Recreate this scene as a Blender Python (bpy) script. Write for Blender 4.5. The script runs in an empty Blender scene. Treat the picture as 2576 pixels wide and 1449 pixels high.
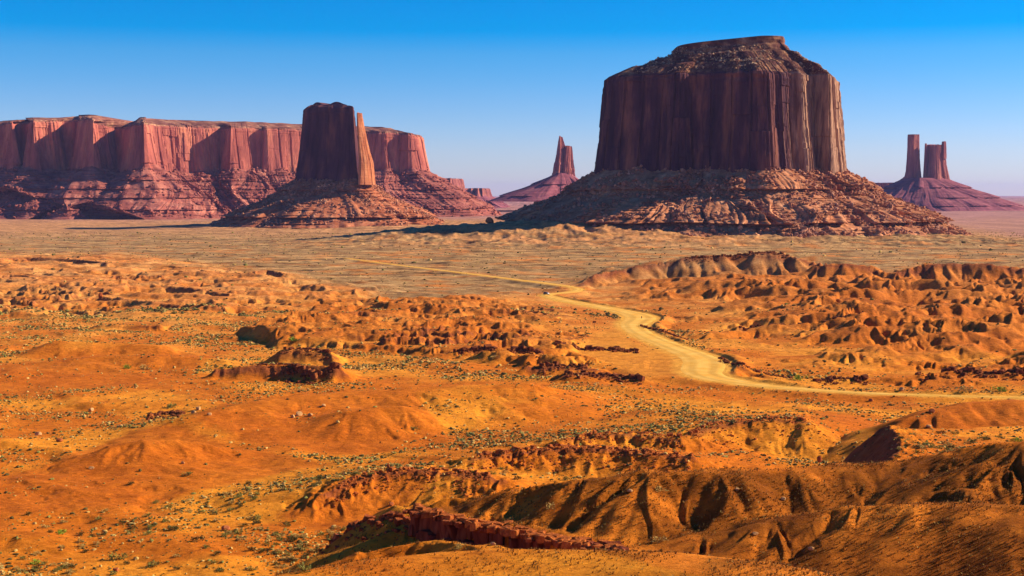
import bpy, bmesh, math, random
import time; _T0 = time.time()
import numpy as np
random.seed(7); RNG = np.random.default_rng(7)
SC = bpy.context.scene
COL = SC.collection

# ---------------------------------------------------------------- camera, sky, sun, exposure
CAM_Z = 80.0
F = 2576 / (2 * math.tan(math.radians(20)))          # focal length in px of a 2576 px wide frame
PITCH = math.atan((724.5 - 487) / F)
cam_d = bpy.data.cameras.new('camera'); cam = bpy.data.objects.new('camera', cam_d); COL.objects.link(cam)
cam_d.sensor_width = 36; cam_d.lens = 18 / math.tan(math.radians(20))
cam_d.clip_start = 0.5; cam_d.clip_end = 120000
cam.location = (0, 0, CAM_Z); cam.rotation_euler = (math.radians(90) - PITCH, 0, 0)
SC.camera = cam

SUN_AZ = math.radians(13)      # angle from +X (right of picture) towards +Y (away from the camera)
SUN_EL = math.radians(27)
sd = (math.cos(SUN_EL) * math.cos(SUN_AZ), math.cos(SUN_EL) * math.sin(SUN_AZ), math.sin(SUN_EL))
sun_d = bpy.data.lights.new('sun', 'SUN'); sun = bpy.data.objects.new('sun', sun_d); COL.objects.link(sun)
sun_d.energy = 5.0; sun_d.angle = math.radians(0.5); sun_d.color = (1.0, 0.86, 0.68)
import mathutils
sun.rotation_euler = mathutils.Vector(sd).to_track_quat('Z', 'Y').to_euler()
sun.location = (900, 300, 900)

world = bpy.data.worlds.new('World'); SC.world = world; world.use_nodes = True
wn = world.node_tree; wn.nodes.clear()
wo = wn.nodes.new('ShaderNodeOutputWorld'); bg = wn.nodes.new('ShaderNodeBackground')
sky = wn.nodes.new('ShaderNodeTexSky'); sky.sky_type = 'NISHITA'; sky.sun_disc = False
sky.sun_elevation = SUN_EL
sky.sun_rotation = math.radians(90) - SUN_AZ
sky.altitude = 1700; sky.air_density = 1.0; sky.dust_density = 0.3; sky.ozone_density = 2.5
hsv = wn.nodes.new('ShaderNodeHueSaturation'); hsv.inputs['Saturation'].default_value = 1.3
tc = wn.nodes.new('ShaderNodeTexCoord'); sx = wn.nodes.new('ShaderNodeSeparateXYZ')
ramp = wn.nodes.new('ShaderNodeValToRGB'); mul = wn.nodes.new('ShaderNodeMix'); mul.data_type = 'RGBA'; mul.blend_type = 'MULTIPLY'
mul.inputs[0].default_value = 1.0
wn.links.new(tc.outputs['Generated'], sx.inputs[0]); wn.links.new(sx.outputs['Z'], ramp.inputs[0])
SKY_RAMP = [(0.0, (1.15, 1.10, 1.62)), (0.03, (1.12, 1.14, 1.62)), (0.065, (0.80, 1.12, 1.65)), (0.098, (0.42, 1.12, 1.65)), (0.113, (0.0, 1.05, 1.7)), (0.3, (0.0, 0.90, 1.65))]
el = ramp.color_ramp.elements
for i, (p, c) in enumerate(SKY_RAMP):
    e = el[i] if i < 2 else el.new(p)
    e.position = p; e.color = (*c, 1)
wn.links.new(sky.outputs[0], hsv.inputs['Color']); wn.links.new(hsv.outputs[0], mul.inputs[6]); wn.links.new(ramp.outputs[0], mul.inputs[7])
wn.links.new(mul.outputs[2], bg.inputs[0]); bg.inputs[1].default_value = 0.05
wn.links.new(bg.outputs[0], wo.inputs[0])
SC.view_settings.view_transform = 'Standard'; SC.view_settings.look = 'None'
SC.view_settings.exposure = 0.80; SC.view_settings.gamma = 1
SC.cycles.volume_bounces = 0; SC.cycles.max_bounces = 4; SC.cycles.diffuse_bounces = 1
SC.cycles.volume_step_rate = 5

# ---------------------------------------------------------------- picture maths
CP, SP = math.cos(PITCH), math.sin(PITCH)
def slope(px, py):
    u = (px - 1288) / F; v = (724.5 - py) / F
    k = CP + v * SP
    return u / k, (-SP + v * CP) / k               # dx/dY, dz/dY
def W(px, py, Y):
    a, b = slope(px, py); return (a * Y, Y, CAM_Z + b * Y)
def G(px, py, z=0.0):
    a, b = slope(px, py); Y = (z - CAM_Z) / b
    return (a * Y, Y, z)

# ---------------------------------------------------------------- noise
_perm = RNG.permutation(256).astype(np.int32); _perm = np.concatenate([_perm, _perm])
_ga = RNG.uniform(0, 2 * np.pi, 256); _gx, _gy = np.cos(_ga).astype(np.float32), np.sin(_ga).astype(np.float32)
def pn(x, y, seed=0):
    x = np.asarray(x, np.float64) + seed * 17.31; y = np.asarray(y, np.float64) + seed * 9.77
    xi = np.floor(x).astype(np.int64); yi = np.floor(y).astype(np.int64)
    fx = (x - xi).astype(np.float32); fy = (y - yi).astype(np.float32)
    u = fx * fx * fx * (fx * (fx * 6 - 15) + 10); v = fy * fy * fy * (fy * (fy * 6 - 15) + 10)
    xi &= 255; yi &= 255
    def g(ix, iy, dx, dy):
        h = _perm[_perm[ix & 255] + (iy & 255)]
        return _gx[h] * dx + _gy[h] * dy
    a = g(xi, yi, fx, fy); b = g(xi + 1, yi, fx - 1, fy)
    c = g(xi, yi + 1, fx, fy - 1); d = g(xi + 1, yi + 1, fx - 1, fy - 1)
    return (a + (b - a) * u) * (1 - v) + (c + (d - c) * u) * v * 1.0
def fbm(x, y, o=4, seed=0, lac=2.03, g=0.5):
    s = 0; a = 1.0
    for i in range(o):
        s = s + a * pn(x, y, seed + i * 3); x = x * lac; y = y * lac; a *= g
    return s
def ridged(x, y, o=4, seed=0, g=0.5):
    s = 0; a = 1.0
    for i in range(o):
        s = s + a * (1 - 2 * np.abs(pn(x, y, seed + i * 3))); x = x * 2.07; y = y * 2.07; a *= g
    return s
def billow(x, y, o=3, seed=0, g=0.5):
    s = 0; a = 1.0
    for i in range(o):
        s = s + a * np.abs(pn(x, y, seed + i * 3)) * 2; x = x * 2.07; y = y * 2.07; a *= g
    return s
def sstep(a, b, x):
    t = np.clip((x - a) / (b - a), 0, 1); return t * t * (3 - 2 * t)
def smax(a, b, k):
    h = np.clip(0.5 + 0.5 * (a - b) / k, 0, 1)
    return b + (a - b) * h + k * h * (1 - h)

# ---------------------------------------------------------------- materials
MATS = {}
def new_mat(name):
    m = bpy.data.materials.new(name); m.use_nodes = True; MATS[name] = m
    nt = m.node_tree; b = nt.nodes['Principled BSDF']
    b.inputs['Roughness'].default_value = 0.95
    b.inputs['Specular IOR Level'].default_value = 0.05
    return m, nt, b
def N_(nt, t, **k):
    n = nt.nodes.new(t)
    for a, v in k.items(): setattr(n, a, v)
    return n
def noise_node(nt, vec, scale, detail=6, rough=0.6, vscale=None):
    mp = N_(nt, 'ShaderNodeMapping')
    if vscale: mp.inputs['Scale'].default_value = vscale
    nt.links.new(vec, mp.inputs[0])
    n = N_(nt, 'ShaderNodeTexNoise'); n.inputs['Scale'].default_value = scale
    n.inputs['Detail'].default_value = detail; n.inputs['Roughness'].default_value = rough
    nt.links.new(mp.outputs[0], n.inputs['Vector']); return n
def ramp_node(nt, fac, stops):
    r = N_(nt, 'ShaderNodeValToRGB'); e = r.color_ramp.elements
    for i, (p, c) in enumerate(stops):
        q = e[i] if i < 2 else e.new(p)
        q.position = p; q.color = (*c, 1) if len(c) == 3 else c
    nt.links.new(fac, r.inputs[0]); return r
def mixc(nt, a, b, fac, mode='MIX'):
    m = N_(nt, 'ShaderNodeMix'); m.data_type = 'RGBA'; m.blend_type = mode
    for s, v in ((m.inputs[6], a), (m.inputs[7], b), (m.inputs[0], fac)):
        if isinstance(v, bpy.types.NodeSocket): nt.links.new(v, s)
        else: s.default_value = v if not isinstance(v, tuple) else (*v, 1)
    return m.outputs[2]
def bump(nt, b, h, dist, strength=1.0):
    n = N_(nt, 'ShaderNodeBump'); n.inputs['Distance'].default_value = dist; n.inputs['Strength'].default_value = strength
    nt.links.new(h, n.inputs['Height']); nt.links.new(n.outputs[0], b.inputs['Normal']); return n
def obj_coord(nt):
    return N_(nt, 'ShaderNodeTexCoord').outputs['Object']

def mat_ground():
    m, nt, b = new_mat('sand_ground'); oc = obj_coord(nt)
    at = N_(nt, 'ShaderNodeAttribute', attribute_name='tone')
    n1 = noise_node(nt, oc, 0.55, 9, 0.74, (0.7, 1.0, 1.0)); n2 = noise_node(nt, oc, 0.13, 7, 0.65)
    r1 = ramp_node(nt, n1.outputs[0], [(0.30, (0.50, 0.44, 0.40)), (0.46, (0.95, 0.93, 0.9)), (0.54, (1.02, 1.03, 1.0)), (0.70, (1.25, 1.38, 1.6))])
    r2 = ramp_node(nt, n2.outputs[0], [(0.3, (0.76, 0.72, 0.66)), (0.5, (1, 1, 1)), (0.7, (1.18, 1.22, 1.25))])
    c = mixc(nt, at.outputs['Color'], r1.outputs[0], 1.0, 'MULTIPLY')
    c = mixc(nt, c, r2.outputs[0], 1.0, 'MULTIPLY')
    nt.links.new(c, b.inputs['Base Color'])
    bump(nt, b, n1.outputs[0], 0.9, 0.9)
    return m
def mat_cliff(name, c_dark, c_mid, c_light, stretch=0.16, scale=0.05, strata=0.0):
    m, nt, b = new_mat(name); oc = obj_coord(nt)
    n1 = noise_node(nt, oc, scale, 8, 0.62, (1, 1, stretch))
    n2 = noise_node(nt, oc, scale * 5, 8, 0.65, (1, 1, stretch * 0.8))
    n3 = noise_node(nt, oc, scale * 0.35, 4, 0.5)
    r = ramp_node(nt, n1.outputs[0], [(0.32, c_dark), (0.5, c_mid), (0.68, c_light)])
    r2 = ramp_node(nt, n2.outputs[0], [(0.3, (0.80, 0.78, 0.78)), (0.7, (1.18, 1.16, 1.14))])
    c = mixc(nt, r.outputs[0], r2.outputs[0], 1.0, 'MULTIPLY')
    r3 = ramp_node(nt, n3.outputs[0], [(0.35, (0.85, 0.82, 0.85)), (0.65, (1.12, 1.1, 1.08))])
    c = mixc(nt, c, r3.outputs[0], 1.0, 'MULTIPLY')
    if strata:
        n4 = noise_node(nt, oc, 0.16, 5, 0.7, (0.04, 0.04, 1))
        r4 = ramp_node(nt, n4.outputs[0], [(0.35, (0.66, 0.62, 0.64)), (0.5, (1, 1, 1)), (0.65, (1.3, 1.25, 1.2))])
        c = mixc(nt, c, r4.outputs[0], strata, 'MULTIPLY')
    nt.links.new(c, b.inputs['Base Color'])
    bump(nt, b, n2.outputs[0], 1.5, 0.45)
    return m
def mat_simple(name, c1, c2, scale=1.0, rough=0.9, bmp=0.0, spec=0.05):
    m, nt, b = new_mat(name); oc = obj_coord(nt)
    n = noise_node(nt, oc, scale, 5, 0.6)
    r = ramp_node(nt, n.outputs[0], [(0.32, c1), (0.68, c2)])
    gi = N_(nt, 'ShaderNodeObjectInfo')
    nt.links.new(r.outputs[0], b.inputs['Base Color'])
    b.inputs['Roughness'].default_value = rough; b.inputs['Specular IOR Level'].default_value = spec
    if bmp: bump(nt, b, n.outputs[0], bmp)
    return m
mat_ground()
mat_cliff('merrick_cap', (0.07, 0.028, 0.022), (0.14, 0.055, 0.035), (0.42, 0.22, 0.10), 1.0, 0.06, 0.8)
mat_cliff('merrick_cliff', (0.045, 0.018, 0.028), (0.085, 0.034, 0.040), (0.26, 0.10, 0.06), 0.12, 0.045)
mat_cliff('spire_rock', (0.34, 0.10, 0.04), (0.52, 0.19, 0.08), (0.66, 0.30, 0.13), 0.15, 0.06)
mat_cliff('merrick_talus', (0.30, 0.105, 0.042), (0.48, 0.190, 0.080), (0.66, 0.32, 0.15), 0.8, 0.05, 0.45)
def sunlit_flank(name, x0, x1, col):
    # sunlight painted into the colour: paler, streaky rock on the sun-facing flank
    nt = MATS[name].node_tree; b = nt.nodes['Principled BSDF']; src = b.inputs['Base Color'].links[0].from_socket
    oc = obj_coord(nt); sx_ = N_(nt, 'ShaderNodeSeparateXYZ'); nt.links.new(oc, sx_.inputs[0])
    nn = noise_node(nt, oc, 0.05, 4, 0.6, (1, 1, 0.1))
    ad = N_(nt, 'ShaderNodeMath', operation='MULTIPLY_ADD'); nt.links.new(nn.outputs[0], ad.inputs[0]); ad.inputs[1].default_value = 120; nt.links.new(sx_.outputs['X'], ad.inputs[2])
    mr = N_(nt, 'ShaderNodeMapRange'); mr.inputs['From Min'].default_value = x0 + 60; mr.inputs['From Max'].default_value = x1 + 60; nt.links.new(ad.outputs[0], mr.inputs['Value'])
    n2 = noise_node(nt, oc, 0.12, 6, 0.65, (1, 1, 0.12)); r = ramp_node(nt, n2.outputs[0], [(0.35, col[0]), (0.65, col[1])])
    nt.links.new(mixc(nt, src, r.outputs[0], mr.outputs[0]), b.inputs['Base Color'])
sunlit_flank('merrick_cliff', 62, 100, ((0.17, 0.08, 0.055), (0.54, 0.30, 0.17)))
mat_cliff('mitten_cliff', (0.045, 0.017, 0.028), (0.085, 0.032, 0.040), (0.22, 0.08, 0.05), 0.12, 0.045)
mat_cliff('mitten_talus', (0.30, 0.085, 0.034), (0.46, 0.150, 0.062), (0.62, 0.26, 0.12), 0.8, 0.05, 0.45)
mat_cliff('mesa_cliff', (0.24, 0.062, 0.045), (0.43, 0.125, 0.082), (0.62, 0.23, 0.12), 0.18, 0.02)
mat_cliff('mesa_cap', (0.14, 0.05, 0.035), (0.28, 0.11, 0.07), (0.50, 0.28, 0.15), 1.0, 0.03, 0.9)
mat_cliff('mesa_talus', (0.20, 0.055, 0.04), (0.32, 0.10, 0.068), (0.48, 0.19, 0.12), 0.8, 0.02, 0.8)
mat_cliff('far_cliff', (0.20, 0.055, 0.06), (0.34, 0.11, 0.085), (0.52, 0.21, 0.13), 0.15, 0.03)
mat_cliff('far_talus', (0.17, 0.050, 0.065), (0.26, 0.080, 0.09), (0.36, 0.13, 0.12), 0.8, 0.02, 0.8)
mat_cliff('rubble_rock', (0.28, 0.10, 0.05), (0.42, 0.175, 0.09), (0.62, 0.33, 0.18), 1.0, 0.05)
mat_cliff('dark_rock', (0.20, 0.045, 0.014), (0.34, 0.085, 0.022), (0.50, 0.16, 0.045), 0.8, 0.3)
mat_cliff('outcrop_rock', (0.12, 0.034, 0.013), (0.22, 0.062, 0.018), (0.42, 0.14, 0.035), 0.8, 0.3)  # darker rock colour stands in for shade on the outcrop faces
mat_cliff('pale_rubble', (0.26, 0.14, 0.07), (0.44, 0.28, 0.15), (0.62, 0.46, 0.28), 1.0, 0.08)
mat_cliff('shaded_wall_rock', (0.10, 0.022, 0.012), (0.18, 0.042, 0.018), (0.30, 0.085, 0.03), 0.5, 0.3)  # deep shade of the ledge face put into a darker rock colour
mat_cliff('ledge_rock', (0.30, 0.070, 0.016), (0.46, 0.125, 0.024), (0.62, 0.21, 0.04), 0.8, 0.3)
mat_simple('pale_boulder', (0.46, 0.22, 0.07), (0.66, 0.38, 0.15), 0.8, 0.95, 0.1)
mat_simple('red_boulder', (0.30, 0.075, 0.025), (0.48, 0.15, 0.045), 0.8, 0.95, 0.1)
mat_simple('road_dirt', (0.80, 0.38, 0.045), (0.90, 0.54, 0.12), 0.12, 0.95, 0.0)
_nt = MATS['road_dirt'].node_tree; _b = _nt.nodes['Principled BSDF']
_nt.links.new(mixc(_nt, _b.inputs['Base Color'].links[0].from_socket, N_(_nt, 'ShaderNodeAttribute', attribute_name='tone').outputs['Color'], 1.0, 'MULTIPLY'), _b.inputs['Base Color'])
mat_simple('sage_dark', (0.07, 0.055, 0.015), (0.16, 0.12, 0.03), 3.0)
mat_simple('sage_green', (0.15, 0.14, 0.03), (0.32, 0.28, 0.06), 3.0)
mat_simple('dry_brush', (0.42, 0.25, 0.06), (0.66, 0.44, 0.12), 3.0)
mat_simple('bright_green', (0.16, 0.26, 0.02), (0.34, 0.44, 0.05), 3.0)
mat_simple('brush_brown', (0.12, 0.045, 0.012), (0.34, 0.15, 0.035), 2.0)
mat_simple('twig', (0.10, 0.06, 0.03), (0.18, 0.11, 0.05), 3.0)
mat_simple('car_paint_dark', (0.02, 0.022, 0.025), (0.03, 0.032, 0.036), 3.0, 0.3, 0, 0.5)
mat_simple('car_paint_white', (0.75, 0.76, 0.78), (0.82, 0.82, 0.82), 3.0, 0.35, 0, 0.5)
mat_simple('tyre_rubber', (0.015, 0.015, 0.015), (0.03, 0.028, 0.025), 3.0)
mat_simple('car_glass', (0.02, 0.025, 0.03), (0.03, 0.04, 0.05), 3.0, 0.08, 0, 0.6)
mat_simple('steel', (0.35, 0.35, 0.36), (0.5, 0.5, 0.5), 3.0, 0.4, 0, 0.5)
mat_simple('sign_board', (0.09, 0.03, 0.02), (0.15, 0.05, 0.03), 3.0, 0.7)
mat_simple('sign_post', (0.13, 0.06, 0.03), (0.22, 0.11, 0.05), 3.0, 0.8)
mat_simple('lamp_lens', (0.7, 0.7, 0.65), (0.8, 0.8, 0.75), 3.0, 0.2, 0, 0.5)

# ---------------------------------------------------------------- mesh helpers
def mesh_from(name, verts, faces_flat, nper, mat, smooth=False, loc=(0, 0, 0), parent=None, attr=None):
    me = bpy.data.meshes.new(name)
    v = np.asarray(verts, np.float32).reshape(-1, 3)
    f = np.asarray(faces_flat, np.int32).ravel(); nf = len(f) // nper
    me.vertices.add(len(v)); me.vertices.foreach_set('co', v.ravel())
    me.loops.add(len(f)); me.loops.foreach_set('vertex_index', f)
    me.polygons.add(nf); me.polygons.foreach_set('loop_start', np.arange(nf, dtype=np.int32) * nper)
    me.update(calc_edges=True)
    me.polygons.foreach_set('use_smooth', np.full(nf, smooth, dtype=bool))
    if attr is not None:
        a = me.attributes.new('tone', 'FLOAT_COLOR', 'POINT')
        a.data.foreach_set('color', np.concatenate([attr, np.ones((len(attr), 1))], 1).astype(np.float32).ravel())
    me.materials.append(MATS[mat])
    o = bpy.data.objects.new(name, me); COL.objects.link(o); o.location = loc
    if parent: o.parent = parent
    return o
def grid_faces(nr, nc, wrap=False):
    r = np.arange(nr - 1)[:, None]; c = np.arange(nc if wrap else nc - 1)[None, :]
    c2 = (c + 1) % nc
    a = r * nc + c; b = r * nc + c2; d = (r + 1) * nc + c; e = (r + 1) * nc + c2
    return np.stack([a, b, e, d], -1).reshape(-1, 4)
def tag(o, label=None, cat=None, group=None, kind=None):
    if label: o['label'] = label
    if cat: o['category'] = cat
    if group: o['group'] = group
    if kind: o['kind'] = kind
    return o
def empty(name, loc, rz=0):
    o = bpy.data.objects.new(name, None); COL.objects.link(o); o.location = loc; o.rotation_euler = (0, 0, rz)
    o.empty_display_size = 1; return o

# ================================================================= TERRAIN
_u_in = np.arange(-0.43, 0.4301, 0.00068)
_u_out = 0.43 + np.cumsum(np.geomspace(0.002, 0.12, 34))
US = np.concatenate([-_u_out[::-1], _u_in, _u_out])
YS = np.concatenate([np.geomspace(36, 115, 30)[:-1], np.geomspace(115, 2500, 1250)[:-1], np.geomspace(2500, 9000, 260)[:-1], np.geomspace(9000, 45000, 34)])
NR, NC = len(YS), len(US)
GX = (YS[:, None] * US[None, :]).astype(np.float64); GY = np.repeat(YS[:, None], NC, 1)

def poly_dist(X, Y, pts):
    """nearest point on polyline: distance, signed side, arclength, per-point value interpolation"""
    best = np.full(X.shape, 1e9); side = np.zeros(X.shape); arc = np.zeros(X.shape); val = np.zeros(X.shape)
    acc = 0.0; global _OVER
    for (x0, y0, v0), (x1, y1, v1) in zip(pts[:-1], pts[1:]):
        dx, dy = x1 - x0, y1 - y0; L = math.hypot(dx, dy) + 1e-9
        t = np.clip(((X - x0) * dx + (Y - y0) * dy) / (L * L), 0, 1)
        ex, ey = X - x0 - t * dx, Y - y0 - t * dy
        d = np.sqrt(ex * ex + ey * ey); m = d < best
        best = np.where(m, d, best); arc = np.where(m, acc + t * L, arc); val = np.where(m, v0 + t * (v1 - v0), val)
        side = np.where(m, (dx * ey - dy * ex) / L, side)
        acc += L
    (x0, y0, _), (x1, y1, _) = pts[0], pts[1]; L = math.hypot(x1 - x0, y1 - y0); o1 = -((X - x0) * (x1 - x0) + (Y - y0) * (y1 - y0)) / L
    (x0, y0, _), (x1, y1, _) = pts[-2], pts[-1]; L = math.hypot(x1 - x0, y1 - y0); o2 = ((X - x1) * (x1 - x0) + (Y - y1) * (y1 - y0)) / L
    _OVER = np.where(arc <= 0, np.maximum(o1, 0), np.where(arc >= acc - 1e-6, np.maximum(o2, 0), 0)) / (best + 1e-3)
    return best, side, arc, val, acc
def ridge_height(X, Y, pts, sf, sb, r, end, wv):
    """continuous ridge: the highest of the cones and prisms hung from every piece of the crest line"""
    H_ = np.full(X.shape, -1e3); n = len(pts) - 1
    for i in range(n):
        (x0, y0, z0), (x1, y1, z1) = pts[i], pts[i + 1]
        dx, dy = x1 - x0, y1 - y0; L = math.hypot(dx, dy) + 1e-9
        tt = ((X - x0) * dx + (Y - y0) * dy) / (L * L); t = np.clip(tt, 0, 1)
        ex, ey = X - x0 - t * dx, Y - y0 - t * dy; d = np.sqrt(ex * ex + ey * ey) + 1e-4
        sd_ = (dx * ey - dy * ex) / L / d
        q = np.clip(sd_ * 0.7 + 0.5, 0, 1); sl_ = sf + (sb - sf) * q
        if i == 0 or i == n - 1:
            ov = (np.clip(-tt, 0, 9) if i == 0 else np.clip(tt - 1, 0, 9)) * L / d
            ov = np.clip(ov, 0, 1); sl_ = sl_ * (1 - ov) + max(sf, sb, end) * ov
        H_ = np.maximum(H_, z0 + t * (z1 - z0) - sl_ * wv * (np.sqrt(d * d + r * r) - r))
    return H_
def densify(pts, jit=0.0, step=8.0, seed=0):
    """smooth a crest line so that it does not show its control points"""
    P = np.array(pts, float); seg = np.hypot(*(P[1:, :2] - P[:-1, :2]).T); s = np.concatenate([[0], np.cumsum(seg)])
    n = max(3, int(s[-1] / step)); t = np.linspace(0, s[-1], n)
    Q = np.stack([np.interp(t, s, P[:, i]) for i in range(3)], 1)
    for _ in range(2): Q[1:-1] = 0.25 * Q[:-2] + 0.5 * Q[1:-1] + 0.25 * Q[2:]
    if jit:
        Q[:, 0] += jit * pn(t / 22, t * 0 + seed, 3); Q[:, 1] += jit * pn(t / 22, t * 0 + seed + 5, 4)
    return [tuple(q) for q in Q]

# --- road centre line: (px, py, half width m)
ROAD_FAR = [(870, 649, 1.6), (885, 651, 2.2), (1000, 667, 2.6), (1140, 683, 3.0), (1280, 701, 3.6), (1420, 718, 4), (1462, 727, 4)]
ROAD_NEAR = [(1462, 727, 5), (1440, 735, 5), (1395, 738, 5), (1368, 741, 5), (1390, 749, 6), (1440, 760, 7), (1500, 770, 7), (1560, 782, 8), (1605, 792, 11), (1615, 802, 12), (1590, 815, 10), (1600, 832, 8), (1640, 852, 8), (1690, 872, 8.5), (1745, 892, 10), (1772, 908, 12), (1768, 926, 12), (1765, 942, 10), (1830, 958, 7), (1930, 971, 5), (2060, 982, 3.8), (2230, 991, 2.6), (2450, 997, 1.9), (2640, 1001, 1.7), (2900, 1006, 1.7)]
ROAD_Z = 1.6
def road_pts(lst):
    out = []
    for px, py, w in lst:
        x, y, _ = G(px, py, ROAD_Z); out.append((x, y, w))
    return out
def chaikin(P, n=2):
    P = [np.array(p, float) for p in P]
    for _ in range(n):
        Q = [P[0]]
        for a, b in zip(P[:-1], P[1:]): Q += [0.75 * a + 0.25 * b, 0.25 * a + 0.75 * b]
        P = Q + [P[-1]]
    return [tuple(p) for p in P]
ROAD = chaikin(road_pts(ROAD_FAR + ROAD_NEAR[1:]), 2)
ROAD = ROAD + ROAD[-1:] * (1 - len(ROAD) % 2)

RIDGES = []   # (points world xyz, slope_front, slope_back, round, gully_amp, gully_len, smoothing, seed, jitter)
def ridge(pts, sf=25, sb=20, r=3, ga=1.0, gl=12, k=2.0, seed=1, jag=0.0, jit=0, end=0.35):
    RIDGES.append(dict(p=[W(*q) for q in pts], sf=math.tan(math.radians(sf)), sb=math.tan(math.radians(sb)), r=r, ga=ga, gl=gl, k=k, seed=seed, jag=jag, jit=jit, end=end))
# nearest mounds
ridge([(560, 1490, 140), (700, 1452, 146), (830, 1425, 150), (1000, 1396, 155), (1250, 1384, 158), (1560, 1397, 152), (1740, 1386, 150), (1900, 1410, 146), (2080, 1449, 140), (2300, 1500, 132)], 9, 30, 6, 0.5, 14, 2, 3)
ridge([(760, 1449, 176), (900, 1385, 182), (985, 1345, 184), (1060, 1321, 184), (1120, 1338, 181), (1250, 1384, 172), (1330, 1396, 166)], 24, 34, 1.5, 0.6, 9, 1.0, 4)
# brown gullied hill behind the ledge
ridge([(1040, 1279, 208), (1180, 1262, 205), (1300, 1243, 202), (1400, 1216, 198), (1500, 1182, 196), (1620, 1172, 194), (1750, 1180, 193), (1850, 1190, 193), (1950, 1197, 194), (2050, 1180, 196), (2130, 1157, 200), (2250, 1160, 202), (2350, 1166, 200), (2450, 1150, 197), (2576, 1118, 192), (2750, 1090, 190)], 24, 33, 4, 2.2, 13, 1.5, 5, 0, 2)
LEDGE = [(1030, 1276, 201), (1045, 1272, 199), (1110, 1289, 195), (1200, 1309, 191), (1300, 1330, 186), (1400, 1350, 181), (1480, 1368, 177), (1570, 1380, 173), (1600, 1386, 171)]
RIDGES.append(dict(carve=True, p=[W(*q) for q in LEDGE], depth=4.2))
ridge([(2576, 1118, 193), (2500, 1165, 189), (2440, 1225, 183)], 20, 24, 4, 0.4, 12, 2, 15)
# dark hill on the right, nearer
ridge([(1560, 1398, 176), (1690, 1376, 176), (1800, 1352, 176), (1900, 1322, 177), (2000, 1285, 178), (2080, 1260, 178), (2150, 1253, 178), (2250, 1256, 176), (2330, 1264, 175), (2420, 1270, 173), (2576, 1273, 170), (2800, 1268, 166)], 22, 30, 4, 1.1, 13, 1.5, 6, 0, 1.5)
# sand ridge with the dark left flank
ridge([(2236, 1077, 374), (2262, 1100, 350), (2270, 1125, 328), (2262, 1150, 308), (2235, 1172, 292), (2190, 1190, 280)], 43, 4, 1.0, 1.3, 7, 0.8, 8, 0.7, end=0.95)
ridge([(2300, 1050, 420), (2345, 1035, 425), (2400, 1008, 432), (2450, 1002, 434), (2520, 1003, 434), (2620, 1008, 430)], 14, 22, 3, 1.2, 14, 2, 9)
# left dune
ridge([(-120, 1240, 395), (0, 1207, 402), (100, 1180, 408), (200, 1148, 412), (300, 1112, 415), (345, 1096, 416), (400, 1096, 420), (460, 1106, 424), (560, 1128, 425), (660, 1142, 425)], 17, 28, 2.5, 1.0, 22, 2.0, 10)
ridge([(-100, 1262, 368), (40, 1254, 372), (200, 1250, 374), (350, 1243, 376), (450, 1232, 380)], 12, 10, 3, 0.4, 18, 2, 11)
# middle dune left of centre
ridge([(470, 1050, 470), (560, 1030, 480), (650, 1005, 495), (760, 995, 505), (900, 985, 515), (1050, 975, 520), (1200, 968, 525), (1330, 965, 528)], 8, 13, 4, 1.8, 20, 3, 12)
ridge([(870, 1035, 468), (905, 1018, 476), (950, 1012, 478), (1010, 1022, 476)], 14, 14, 2, 0.7, 12, 2, 13)
# rubble scarps in the middle distance
ridge([(815, 1250, 352), (870, 1222, 362), (935, 1194, 368), (980, 1183, 369), (1060, 1190, 366), (1160, 1198, 362), (1260, 1215, 355)], 15, 6, 1, 1.3, 7, 1.0, 21, 1.0)
ridge([(1180, 1165, 388), (1210, 1150, 396), (1310, 1140, 398), (1420, 1132, 398), (1560, 1137, 394), (1640, 1150, 388), (1740, 1160, 380)], 15, 6, 1, 1.3, 7, 1.0, 22, 1.0)
ridge([(1420, 1118, 414), (1480, 1098, 425), (1550, 1088, 428), (1620, 1098, 424), (1700, 1112, 416)], 20, 8, 1, 1.0, 7, 1.0, 23, 1.0)
ridge([(1722, 1105, 418), (1790, 1075, 436), (1850, 1062, 440), (1950, 1056, 440), (2020, 1062, 436)], 16, 5, 1, 0.8, 7, 1.0, 24, 0.8)
# dark outcrops on the left flats
ridge([(548, 932, 606), (600, 918, 614), (655, 905, 618), (700, 908, 614), (740, 925, 602), (790, 938, 592), (822, 926, 596), (850, 926, 596)], 36, 14, 1, 1.0, 9, 1.0, 25, 0.6)
ridge([(370, 1055, 500), (405, 1040, 506), (430, 1036, 506), (470, 1048, 500)], 30, 12, 1, 1.0, 9, 1.0, 26, 0.6)
ridge([(715, 880, 668), (745, 872, 672), (790, 882, 668), (830, 890, 662)], 34, 12, 1, 0.8, 9, 1.0, 27, 0.5)
ridge([(-60, 925, 640), (60, 918, 645), (150, 905, 650), (240, 893, 655), (330, 890, 655), (420, 892, 655), (520, 897, 652), (560, 905, 648)], 14, 8, 2, 1.6, 14, 2, 28)
ridge([(140, 857, 700), (170, 865, 700), (215, 860, 705), (300, 860, 706), (400, 868, 700)], 20, 8, 2, 1.0, 14, 1.5, 29)
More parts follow.
